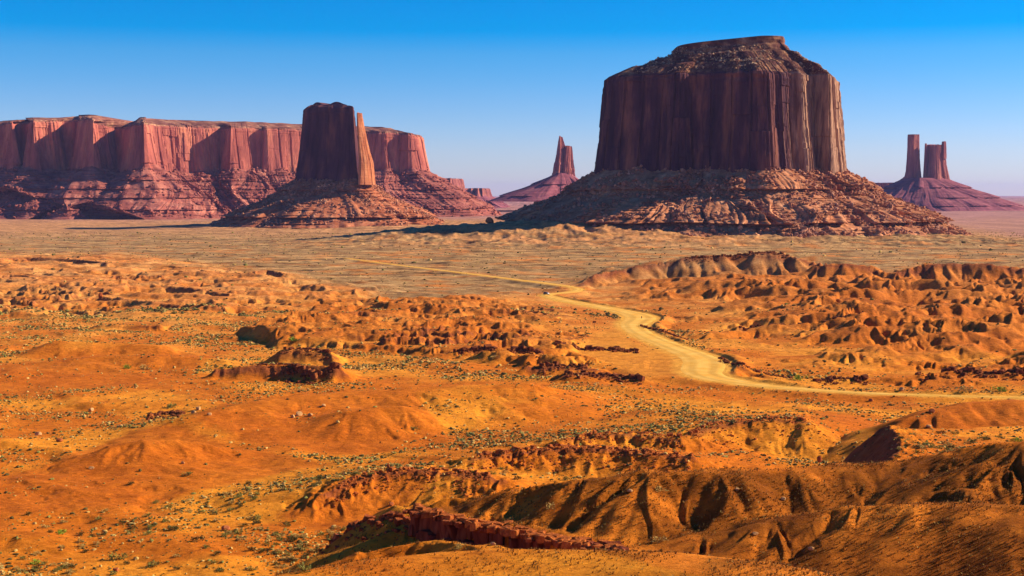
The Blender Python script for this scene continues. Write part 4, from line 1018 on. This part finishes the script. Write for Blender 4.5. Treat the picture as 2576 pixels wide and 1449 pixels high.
outcrop('rock_outcrop', [(1145, 890, 680), (1190, 878, 685), (1250, 880, 685)], 'small dark outcrop with a pointed left end, left of the centre flats', 'rock outcrop', 'outcrop_rock', 212, 140, 0.49, 1.58, 3)
outcrop('rock_outcrop', [(2050, 968, 596), (2080, 955, 600), (2120, 948, 600), (2180, 958, 596)], 'rounded dark outcrop beside the road at right', 'rock outcrop', 'outcrop_rock', 213, 160, 0.42, 1.35, 4)
outcrop('rock_outcrop', [(2300, 966, 596), (2350, 952, 600), (2430, 946, 600), (2500, 958, 596), (2600, 964, 594)], 'long dark overhanging outcrop behind the green roadside bushes', 'rock outcrop', 'outcrop_rock', 214, 300, 0.49, 1.65, 4)
outcrop('rock_outcrop', [(1860, 828, 815), (1940, 815, 819), (2040, 822, 817), (2160, 836, 815)], 'dark broken rock band crossing the orange badlands right of the road bend', 'rock outcrop', 'outcrop_rock', 215, 340, 0.56, 1.72, 4)
outcrop('rock_outcrop', [(1722, 648, 1300), (1760, 650, 1300), (1860, 646, 1310), (1905, 642, 1310), (1945, 622, 1310), (1985, 647, 1305)], 'capping rock band with a pointed peak on the skyline of the orange badlands', 'rock outcrop', 'outcrop_rock', 216, 340, 0.56, 1.65, 3)

outcrop('rock_outcrop', [(1612, 815, 832), (1645, 832, 808), (1690, 850, 780), (1728, 868, 755)], 'dark crumbling bank along the inside of the road bend, nearest the marker sign', 'rock outcrop', 'outcrop_rock', 219, 170, 0.3, 0.9, 1.5)
outcrop('rock_outcrop', [(1815, 905, 672), (1830, 925, 648), (1870, 940, 632), (1930, 952, 616), (1990, 962, 604)], 'dark crumbling bank beyond the widest part of the road', 'rock outcrop', 'outcrop_rock', 220, 200, 0.3, 0.9, 1.5)
# foreground cliff band: a wall of upright blocks under the brown hill
def fore_ledge():
    P = np.array([W(*q_) for q_ in LEDGE[1:-1]]); rng = np.random.default_rng(77)
    seg = np.hypot(*(P[1:, :2] - P[:-1, :2]).T); s_ = np.concatenate([[0], np.cumsum(seg)])
    org = np.array([*P[:, :2].mean(0), P[:, 2].min() - 4])
    root = empty('rock_ledge', tuple(org)); tag(root, 'nearest rock ledge, a dark undercut wall of upright blocks above the foreground sand mound', 'rock ledge', 'broken rock ledges across the desert floor')
    dirv = (P[-1, :2] - P[0, :2]) / np.linalg.norm(P[-1, :2] - P[0, :2]); nf = np.array([dirv[1], -dirv[0]])
    ang = math.atan2(dirv[1], dirv[0])
    def row(name, t, dz, hh, w, out, jit, stuff=False, mt='shaded_wall_rock'):
        n = len(t); xy = np.stack([np.interp(t, s_, P[:, 0]), np.interp(t, s_, P[:, 1])], 1); zl = np.interp(t, s_, P[:, 2]); V, Fc = [], []; base = 0
        for i in range(n):
            k = int(rng.integers(len(BLOCKS))); a = ang + rng.normal(0, jit); sc = (w * rng.uniform(0.5, 1.7), w * rng.uniform(0.9, 1.6), hh * rng.uniform(0.62, 1.15))
            lo = np.array([*(xy[i] + nf * (out + rng.normal(0, 0.75))), zl[i] + dz * (1 - 0.25 * sstep(s_[-1] * 0.6, s_[-1], t[i]))]) - org
            if stuff:
                v = BLOCKS[k][0] * sc; v = np.column_stack([v[:, 0] * math.cos(a) - v[:, 1] * math.sin(a), v[:, 0] * math.sin(a) + v[:, 1] * math.cos(a), v[:, 2]]) + lo
                V.append(v); Fc.append(BLOCKS[k][1] + base); base += len(v); continue
            if (k, mt) not in BLOCK_ME:
                me = bpy.data.meshes.new('block'); me.from_pydata([tuple(v) for v in BLOCKS[k][0]], [], BLOCKS[k][1].tolist()); me.materials.append(MATS[mt]); BLOCK_ME[(k, mt)] = me
            o = bpy.data.objects.new(name, BLOCK_ME[(k, mt)]); COL.objects.link(o); o.parent = root
            o.location = tuple(lo); o.scale = sc; o.rotation_euler = (rng.normal(0, 0.14), rng.normal(0, 0.14), a)
        if stuff: tag(mesh_from(name, np.concatenate(V), np.concatenate(Fc), 3, 'dark_rock', False, (0, 0, 0), root), kind='stuff')
    L = s_[-1]
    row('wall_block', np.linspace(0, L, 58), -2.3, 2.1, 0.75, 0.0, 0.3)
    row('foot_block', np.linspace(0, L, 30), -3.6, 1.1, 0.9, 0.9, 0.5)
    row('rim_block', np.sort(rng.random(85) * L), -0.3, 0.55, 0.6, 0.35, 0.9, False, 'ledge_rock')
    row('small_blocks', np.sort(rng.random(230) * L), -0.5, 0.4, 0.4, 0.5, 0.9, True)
fore_ledge()
# side wall running down-left from the ledge end
outcrop('rock_ledge', [(830, 1365, 214), (900, 1345, 210), (960, 1322, 206), (1000, 1304, 204), (1040, 1284, 201)], 'broken dark ledge sloping down-left from the end of the nearest rock wall', 'rock ledge', 'dark_rock', 217, 170, 0.25, 0.8, 2.5)
outcrop('rock_outcrop', [(800, 1318, 262), (840, 1300, 268), (870, 1290, 272), (885, 1330, 255)], 'patch of jumbled dark blocks on the sand left of the nearest rock wall', 'rock outcrop', 'dark_rock', 218, 150, 0.25, 0.8, 5)

# ---------------------------------------------------------------- single boulders
def rock_mesh(seed, detail=2, flat=0.7):
    rng = np.random.default_rng(seed); bm = bmesh.new(); bmesh.ops.create_icosphere(bm, subdivisions=detail, radius=1)
    planes = rng.normal(size=(11, 3)); planes /= np.linalg.norm(planes, axis=1)[:, None]; off = rng.uniform(0.55, 0.85, 11)
    for v in bm.verts:
        c = np.array(v.co[:])
        for p_, o_ in zip(planes, off):
            dd = c @ p_ - o_
            if dd > 0: c = c - p_ * dd
        c = c + 0.03 * rng.normal(size=3); c[2] *= flat; v.co = c
    me = bpy.data.meshes.new('boulder'); bm.to_mesh(me); bm.free(); return me
BM_ = [rock_mesh(300 + i) for i in range(5)]; BT_ = [rock_mesh(320 + i, 2, 1.5) for i in range(2)]
for m_ in BM_: m_.materials.append(MATS['pale_boulder'])
for m_ in BT_: m_.materials.append(MATS['dark_rock'])
BR_ = []
for m_ in BM_: c_ = m_.copy(); c_.materials[0] = MATS['red_boulder']; BR_.append(c_)
def boulder(px, py, r, label, mesh, cat='boulder', name='boulder', group=None, sz=None):
    p = hit(px, py)
    if p is None: return
    o = bpy.data.objects.new(name, mesh); COL.objects.link(o)
    o.location = (p[0], p[1], p[2] + r * 0.35); o.scale = (r, r * 0.85, r) if sz is None else sz
    o.rotation_euler = (0, 0, (px * 7.3 + py) % 6.28); tag(o, label, cat, group); return o
for i, (px, py, r, lb) in enumerate([
    (752, 1046, 1.5, 'tall pale boulder, biggest of the three standing together on the middle dune'),
    (737, 1052, 1.1, 'low pale boulder just left of the tall boulder on the middle dune'),
    (780, 1047, 1.1, 'squat pale boulder just right of the tall boulder on the middle dune'),
    (527, 1045, 0.9, 'small pale boulder right of the small dark outcrop with a bush'),
    (500, 1031, 1.3, 'pale slab-like boulder at the foot of the dune near the small dark outcrop'),
    (487, 1039, 1.0, 'pale boulder directly right of the small dark outcrop with a bush'),
    (230, 1035, 1.3, 'pale boulder alone among low shrubs on the left flat'),
    (230, 1182, 0.9, 'pale boulder on the smooth left slope of the left dune'),
    (150, 1112, 1.2, 'dark-shadowed boulder among shrubs above the left dune'),
    (303, 1074, 1.0, 'boulder among shrubs just above the left dune crest'),
    (97, 1095, 1.3, 'pale yellow boulder near the left edge, above the left dune'),
    (460, 1169, 0.7, 'small pale boulder on the right flank of the left dune'),
    (813, 1025, 1.0, 'pale boulder high on the right part of the middle dune'),
    (567, 1334, 1.2, 'dark boulder on the open flat at lower left'),
    (293, 1437, 0.9, 'dark boulder at the bottom edge of the flat at lower left'),
    (984, 1274, 0.8, 'dark boulder on bare sand left of the nearest rock wall'),
    (2269, 985, 1.3, 'whitish boulder beside the road at right'),
    (2336, 1078, 0.9, 'pale boulder on the sand ridge at right'),
    (1585, 1243, 0.42, 'pale boulder in the left gully of the brown hill'),
    (1855, 1240, 0.42, 'pale boulder in the right gully of the brown hill'),
    (1970, 1260, 0.42, 'pale boulder at the foot of the brown hill by the dark slope'),
    (1240, 1372, 0.42, 'pale red boulder in the shade under the nearest rock wall'),
    (1900, 1350, 0.42, 'pale boulder low on the dark right-hand slope'),
    (2040, 1385, 0.42, 'pale boulder on the dark slope above the nearest sand'),
    (1338, 549, 7.5, 'pale yellow boulder on the left foot of the great butte'),
    (2190, 1010, 1.0, 'reddish boulder on the flat below the road at right'),
    (2345, 1040, 1.2, 'reddish cone-shaped boulder below the road at right')]):
    dark = lb.startswith('dark') or lb.startswith('red')
    boulder(px, py, r, lb, (BR_ if dark else BM_)[i % 5])
boulder(977, 1181, 0.9, 'small dark rock pillar standing on the left end of the jagged ledge', BT_[0], 'rock pillar', 'rock_pillar', sz=(0.5, 0.5, 1.1))
boulder(2060, 1164, 1.4, 'dark upright rock standing at the left foot of the dark-sided sand ridge', BT_[1], 'rock pillar', 'rock_pillar', sz=(0.9, 0.8, 1.3))
boulder(252, 750, 2.2, 'tiny dark rock pillar on the flat left of the thin dark ledges', BT_[0], 'rock pillar', 'rock_pillar', sz=(1.8, 1.8, 2.2))
x, y, z = W(1232, 562, 2360); zz = Hq(x, y)[0]
o = bpy.data.objects.new('boulder', BR_[0]); COL.objects.link(o); o.location = (x, y, zz + 5); o.scale = (8, 8, 10); tag(o, 'big dark boulder silhouetted in the gap left of the great butte', 'boulder')

print('T rocks', time.time() - _T0)
# ---------------------------------------------------------------- shrubs
def shrub_mesh(seed, n=230, leaf=0.16, mat='sage_green'):
    rng = np.random.default_rng(seed); V = []; Fc = []
    lobes = rng.normal(size=(7, 3)) * [0.42, 0.42, 0.15] + [0, 0, 0.38]
    for i in range(n):
        c = lobes[rng.integers(7)] + rng.normal(size=3) * 0.2; c[2] = abs(c[2])
        d = c - [0, 0, 0.05]; d = d / (np.linalg.norm(d) + 1e-6) + rng.normal(size=3) * 0.45 + [0, 0, 0.25]; d /= np.linalg.norm(d)
        s_ = np.cross(d, rng.normal(size=3)); s_ /= np.linalg.norm(s_); L = leaf * rng.uniform(0.7, 1.6)
        b = len(V); V += [c - s_ * L * 0.4, c + s_ * L * 0.4, c + d * L * 1.3]; Fc.append([b, b + 1, b + 2])
    for i in range(9):
        a = rng.uniform(0, 6.28); r_ = rng.uniform(0.1, 0.5); t = np.array([r_ * math.cos(a), r_ * math.sin(a), 0.45]); s_ = np.array([-math.sin(a), math.cos(a), 0]) * 0.025
        b = len(V); V += [-s_, s_, t]; Fc.append([b, b + 1, b + 2])
    me = bpy.data.meshes.new('shrub'); me.from_pydata([tuple(v) for v in V], [], Fc); me.materials.append(MATS[mat]); return me
SM = {m_: [shrub_mesh(400 + i + 10 * k, 230, 0.16, m_) for i in range(3)] for k, m_ in enumerate(('sage_green', 'dry_brush', 'sage_dark', 'bright_green'))}
def shrub(p, r, kind, label, group=None, i=0, name='shrub'):
    o = bpy.data.objects.new(name, SM[kind][i % 3]); COL.objects.link(o)
    o.location = (p[0], p[1], p[2] - 0.03); o.scale = (r, r, r * 0.85); o.rotation_euler = (0, 0, (p[0] * 3.7 + p[1]) % 6.28)
    tag(o, label, 'shrub', group)
NAMED = [(1159, 1381, 0.9, 'dry_brush', 'round yellow shrub alone on the nearest sand mound'),
    (1652, 1366, 1.0, 'dry_brush', 'round yellow shrub at the foot of the brown gullied hill'),
    (1662, 1238, 0.8, 'dry_brush', 'pale shrub on the brown hillside between its gullies'),
    (1385, 1283, 0.8, 'dry_brush', 'pale shrub on the lower left slope of the brown hill'),
    (1042, 1084, 1.5, 'sage_green', 'large green shrub on the open flat above the jagged ledge'),
    (293, 1408, 1.9, 'sage_green', 'largest green shrub on the lower left flat, with a long shadow'),
    (87, 1421, 1.3, 'bright_green', 'bright green shrub close to the bottom left corner'),
    (383, 1427, 1.5, 'sage_green', 'broad flat green shrub at the bottom, right of the largest one'),
    (497, 1363, 1.5, 'sage_dark', 'dark shrub with a dark rock beside it on the lower left flat'),
    (650, 1311, 1.5, 'sage_green', 'green shrub on bare sand left of the jumbled dark blocks'),
    (598, 1344, 1.2, 'sage_green', 'small green shrub below and left of the shrub by the dark blocks'),
    (150, 1344, 1.4, 'bright_green', 'bright green shrub on the flat under the left dune'),
    (470, 1197, 1.3, 'sage_green', 'green shrub at the right foot of the left dune'),
    (330, 1222, 1.1, 'sage_dark', 'dark green shrub at the front foot of the left dune'),
    (767, 1438, 1.0, 'sage_green', 'green shrub at the bottom on the shaded brown slope'),
    (2007, 956, 2.6, 'bright_green', 'bright green roadside bush by the bank inside the road bend'),
    (2515, 986, 2.8, 'bright_green', 'largest bright green roadside bush, at the right edge'),
    (2427, 984, 2.4, 'dry_brush', 'yellow roadside bush left of the largest green one'),
    (2442, 1117, 1.4, 'sage_green', 'grey-green shrub in the middle of the right-hand sand slope'),
    (2474, 1107, 1.3, 'sage_green', 'grey-green shrub, second from the right edge on the right-hand sand slope'),
    (2554, 1112, 1.5, 'bright_green', 'green shrub at the right edge on the right-hand sand slope'),
    (2379, 1118, 1.1, 'dry_brush', 'pale shrub left of the grey-green ones on the right-hand sand slope'),
    (430, 1026, 2.0, 'sage_green', 'green bush growing on the small dark outcrop'),
    (735, 862, 2.6, 'bright_green', 'light green bush on the flat behind the large lone outcrop'),
    (318, 928, 2.2, 'bright_green', 'bright yellow-green bush below the low dunes at left'),
    (365, 930, 2.4, 'dry_brush', 'pale bush right of the bright yellow-green one at left'),
    (1245, 903, 2.0, 'dry_brush', 'pale bush at the foot of the short block-like outcrop')]
for i, (px, py, r, kd, lb) in enumerate(NAMED):
    p = hit(px, py)
    if p: shrub(p, r, kd, lb, None, i, 'bush' if 'bush' in lb else 'shrub')

rng = np.random.default_rng(900)
def visible(x, y, z):
    c = np.clip(np.searchsorted(US, x / y), 0, NC - 1); r1 = np.clip(np.searchsorted(YS, y) - 2, 0, NR - 1)
    ok = HZS[r1, c] < (z + 0.5 - CAM_Z) / y
    return ok
HZS = np.where(YS[:, None] < 100, -9, (HZ - CAM_Z) / YS[:, None]); HZS = np.maximum.accumulate(HZS, axis=0)
def scatter_xy(n, y0, y1, umax=0.42, pw=1.0):
    Y = np.sqrt(rng.random(n) * (y1 * y1 - y0 * y0) + y0 * y0); return (rng.random(n) * 2 - 1) * umax * Y, Y
def density(X, Y):
    d = sstep(-0.05, 0.35, fbm(X / 55, Y / 40, 3, 120)) * 0.95 + 0.10 + 0.5 * sstep(0.1, 0.5, fbm((X * .8 - Y * .6) / 90, (X * .6 + Y * .8) / 30, 2, 121))
    d = d * (1 - 0.85 * Mq('bad_right', X, Y)) * (1 - 0.6 * Mq('bad_mid', X, Y)) * (1 - Mq('flat', X, Y)) * (1 - 0.85 * Mq('dune', X, Y)) * (1 - Mq('road', X, Y)) * (1 - 0.8 * Mq('brown', X, Y) * (Y < 260))
    z = Hq(X, Y); e = 2.0
    sl_ = np.hypot(Hq(X + e, Y) - z, Hq(X, Y + e) - z) / e
    return d * sstep(0.30, 0.10, sl_), z
X1, Y1 = scatter_xy(190000, 230, 950); d1, z1 = density(X1, Y1); k1 = rng.random(len(X1)) < d1
X2, Y2 = scatter_xy(60000, 950, 2900); d2, z2 = density(X2, Y2); k2 = rng.random(len(X2)) < np.clip(d2, 0, 1) * 0.7 * (1 - 0.45 * Mq('sage', X2, Y2))
X0, Y0 = scatter_xy(30000, 235, 480, 0.39); d0, z0_ = density(X0, Y0); k0 = rng.random(len(X0)) < d0 * 0.8 + 0.10 * (1 - Mq('dune', X0, Y0))
X = np.concatenate([X0[k0], X1[k1], X2[k2]]); Y = np.concatenate([Y0[k0], Y1[k1], Y2[k2]]); Z = np.concatenate([z0_[k0], z1[k1], z2[k2]])
S = 0.24 * (1 + 2.6 * rng.random(len(X)) ** 4) * (1 + 0.6 * (Y > 900) * (1 + 1.6 * rng.random(len(X)) ** 4) + 0.3 * (Y > 600))
S = S * np.where((Y > 1400) & (rng.random(len(X)) < 0.05), 2.3, 1.0)
vis = visible(X, Y, Z); X, Y, Z, S = X[vis], Y[vis], Z[vis], S[vis]
# the 250 that show largest are shrubs of their own
rank = S / Y * (np.abs(X / Y) < 0.36) * (Y < 560); big = np.argsort(-rank)[:250]
rest = np.ones(len(X), bool); rest[big] = False
kinds = ['sage_green', 'dry_brush', 'sage_dark']; words = {'sage_green': 'small grey-green shrub', 'dry_brush': 'small dry yellowish shrub', 'sage_dark': 'small dark shrub'}
for j, i in enumerate(big):
    kd = kinds[rng.integers(3)]; u = X[i] / Y[i]
    py_ = 487 + (CAM_Z - Z[i]) / Y[i] * F
    place = ('lower left flat, below the left dune' if py_ > 1250 else 'flat above and around the left dune') if u < -0.12 else ('pale wash running left of the jagged red ledges' if u < 0.08 else 'sand flats right of centre, below the road')
    shrub((X[i], Y[i], Z[i]), S[i] * 1.25, kd, f"{words[kd]} on the {place}", f"{words[kd]}s on the {place}", j)
# everything smaller reads as a speckle of scrub
def tuft_templates(n, seed):
    r_ = np.random.default_rng(seed); out = []
    for i in range(n):
        bm = bmesh.new(); bmesh.ops.create_icosphere(bm, subdivisions=1, radius=1)
        for v in bm.verts:
            c = np.array(v.co[:]) * r_.uniform(0.55, 1.25); c[2] = max(c[2] * 0.75, -0.3); v.co = c
        bm.verts.ensure_lookup_table(); bm.verts.index_update()
        out.append((np.array([v.co[:] for v in bm.verts]), np.array([[v.index for v in f.verts] for f in bm.faces]))); bm.free()
    return out
TUFT = tuft_templates(7, 8)
ids = np.where(rest)[0]; lot = rng.integers(0, 10, len(ids))
for nm, mat_, sel in (('scrub_dark', 'sage_dark', lot < 5), ('scrub_green', 'sage_green', (lot >= 5) & (lot < 7)), ('scrub_dry', 'dry_brush', lot >= 7)):
    q_ = ids[sel]; V, Fc = scatter_mesh(TUFT, np.column_stack([X[q_], Y[q_], Z[q_]]), S[q_] * 0.95, rng, (0.7, 1.2), 0.35)
    o = mesh_from('desert_scrub', V, Fc, 3, mat_, False); tag(o, kind='stuff')
# loose stones
X3, Y3 = scatter_xy(16000, 200, 1300); d3, z3 = density(X3, Y3); k3 = (rng.random(len(X3)) < 0.25 * d3 + 0.6 * Mq('rock', X3, Y3)) & (Mq('road', X3, Y3) < 0.1)
V, Fc = scatter_mesh(ROCKS, np.column_stack([X3[k3], Y3[k3], z3[k3]]), 0.14 + 0.5 * rng.random(k3.sum()) ** 4, rng)
o = mesh_from('loose_stones', V, Fc, 3, 'red_boulder', False); tag(o, kind='stuff')
# stubble on the brown foreground hills
X4, Y4 = scatter_xy(150000, 128, 232, 0.40); z4 = Hq(X4, Y4)
k4 = (rng.random(len(X4)) < (0.45 + 0.45 * Mq('brown', X4, Y4)) * sstep(-0.4, 0.25, fbm(X4 / 12, Y4 / 12, 3, 130))) & (z4 > 22)
def blade_templates(n, seed):
    r_ = np.random.default_rng(seed); out = []
    for i in range(n):
        V_, F_ = [], []
        for k in range(9):
            a = r_.uniform(0, 6.28); d_ = np.array([math.cos(a) * 0.7, math.sin(a) * 0.7, r_.uniform(0.5, 1.3)]); s_ = np.array([-math.sin(a), math.cos(a), 0]) * 0.16
            b = len(V_); V_ += [-s_, s_, d_]; F_.append([b, b + 1, b + 2])
        out.append((np.array(V_), np.array(F_)))
    return out
BL = blade_templates(6, 12)
idx4 = np.where(k4)[0]; lot = rng.integers(0, 3, len(idx4))
for mat_, sel in (('brush_brown', lot < 2), ('dry_brush', (lot == 2) & (rng.random(len(lot)) < 0.4))):
    q_ = idx4[sel]; V, Fc = scatter_mesh(BL, np.column_stack([X4[q_], Y4[q_], z4[q_]]), 0.09 + 0.20 * rng.random(len(q_)) ** 2, rng, (0.8, 1.2), 0.5)
    o = mesh_from('dry_grass', V, Fc, 3, mat_, False); tag(o, kind='stuff')

print('T shrubs', time.time() - _T0)
# ---------------------------------------------------------------- vehicle and signs
def box_bm(bm, c, s, taper=(1, 1), bev=0.0):
    r = bmesh.ops.create_cube(bm, size=1)
    for v in r['verts']:
        t = taper[0] if v.co.z > 0 else 1; t2 = taper[1] if v.co.z > 0 else 1
        v.co = (c[0] + v.co.x * s[0] * t, c[1] + v.co.y * s[1] * t2, c[2] + v.co.z * s[2])
    if bev:
        es = list({e for v in r['verts'] for e in v.link_edges}); bmesh.ops.bevel(bm, geom=es, offset=bev, segments=2, affect='EDGES')
def cyl_bm(bm, c, r_, w, axis='Y', seg=20):
    m = mathutils.Matrix.Translation(c) @ (mathutils.Matrix.Rotation(math.pi / 2, 4, 'X') if axis == 'Y' else mathutils.Matrix())
    bmesh.ops.create_cone(bm, cap_ends=True, segments=seg, radius1=r_, radius2=r_, depth=w, matrix=m)
def bobj(name, bm, mat, parent=None, loc=(0, 0, 0)):
    me = bpy.data.meshes.new(name); bm.to_mesh(me); bm.free(); me.materials.append(MATS[mat])
    o = bpy.data.objects.new(name, me); COL.objects.link(o); o.location = loc
    if parent: o.parent = parent
    return o
def build_car(p, rz):
    root = empty('off_road_vehicle', p, rz); tag(root, 'dark boxy off-road vehicle with a white nose on the dirt road', 'vehicle')
    bm = bmesh.new(); box_bm(bm, (0, 0, 0.95), (4.6, 1.9, 0.75), bev=0.1); body = bobj('body', bm, 'car_paint_dark', root)
    bm = bmesh.new(); box_bm(bm, (1.75, 0, 0.98), (1.25, 1.92, 0.78), (0.96, 0.96), bev=0.08); bobj('hood', bm, 'car_paint_white', root)
    bm = bmesh.new(); box_bm(bm, (-0.5, 0, 1.65), (3.1, 1.75, 0.75), (0.86, 0.88), bev=0.08); cab = bobj('cabin', bm, 'car_paint_dark', root)
    for sx_, nm in ((-1, 'window'), (1, 'window')):
        bm = bmesh.new(); box_bm(bm, (-0.5, sx_ * 0.83, 1.66), (2.5, 0.06, 0.45), (0.88, 1)); bobj(nm, bm, 'car_glass', cab)
    bm = bmesh.new(); box_bm(bm, (0.95, 0, 1.66), (0.08, 1.5, 0.5)); bobj('windscreen', bm, 'car_glass', cab)
    for wx_ in (-1.45, 1.45):
        for wy_ in (-0.85, 0.85):
            bm = bmesh.new(); cyl_bm(bm, (wx_, wy_, 0.42), 0.42, 0.28); w_ = bobj('wheel', bm, 'tyre_rubber', root)
            bm = bmesh.new(); cyl_bm(bm, (wx_, wy_ * 1.03, 0.42), 0.22, 0.28); bobj('rim', bm, 'steel', w_)
    for wy_ in (-0.65, 0.65):
        bm = bmesh.new(); cyl_bm(bm, (0, 0, 0), 0.13, 0.08, 'Z')
        for v in bm.verts: v.co = (2.37 + v.co.z, wy_ + v.co.y, 1.05 + v.co.x)
        bobj('headlight', bm, 'lamp_lens', root)
    bm = bmesh.new(); box_bm(bm, (2.42, 0, 0.62), (0.18, 1.8, 0.2), bev=0.04); bobj('bumper', bm, 'tyre_rubber', root)
x, y, _ = G(1374, 741, ROAD_Z); build_car((x, y, ROAD_Z), math.radians(-38))
def sign(px, py, h_, bw, bh, label, cat):
    p = hit(px, py)
    if p is None: return
    root = empty('road_sign', p); tag(root, label, cat)
    bm = bmesh.new(); box_bm(bm, (0, 0, h_ / 2 - 0.1), (0.14, 0.14, h_ + 0.2)); bobj('post', bm, 'sign_post', root)
    bm = bmesh.new(); box_bm(bm, (0, -0.12, h_ - bh / 2), (bw, 0.06, bh), bev=0.01); bobj('sign_board', bm, 'sign_board', root)
sign(1495, 822, 3.1, 2.0, 0.9, 'dark rectangular sign on a single post on the flat left of the road bend', 'road sign')
sign(1614, 803, 1.7, 0.55, 1.0, 'small narrow dark marker sign on a post at the bend in the road', 'marker sign')

# ---------------------------------------------------------------- air
bm = bmesh.new(); bmesh.ops.create_cube(bm, size=1)
for v in bm.verts: v.co = (v.co.x * 190000, 22000 + v.co.y * 48000, 40 + (v.co.z * 2) * 340)
hm = bpy.data.materials.new('haze'); hm.use_nodes = True; nt = hm.node_tree; nt.nodes.clear()
ou = nt.nodes.new('ShaderNodeOutputMaterial'); pv = nt.nodes.new('ShaderNodeVolumePrincipled')
pv.inputs['Color'].default_value = (0.52, 0.52, 1.0, 1); pv.inputs['Density'].default_value = 1.3e-5; pv.inputs['Density Attribute'].default_value = ''
pv.inputs['Anisotropy'].default_value = 0.0
nt.links.new(pv.outputs[0], ou.inputs['Volume']); MATS['haze'] = hm
o = bobj('haze', bm, 'haze'); tag(o, kind='stuff')
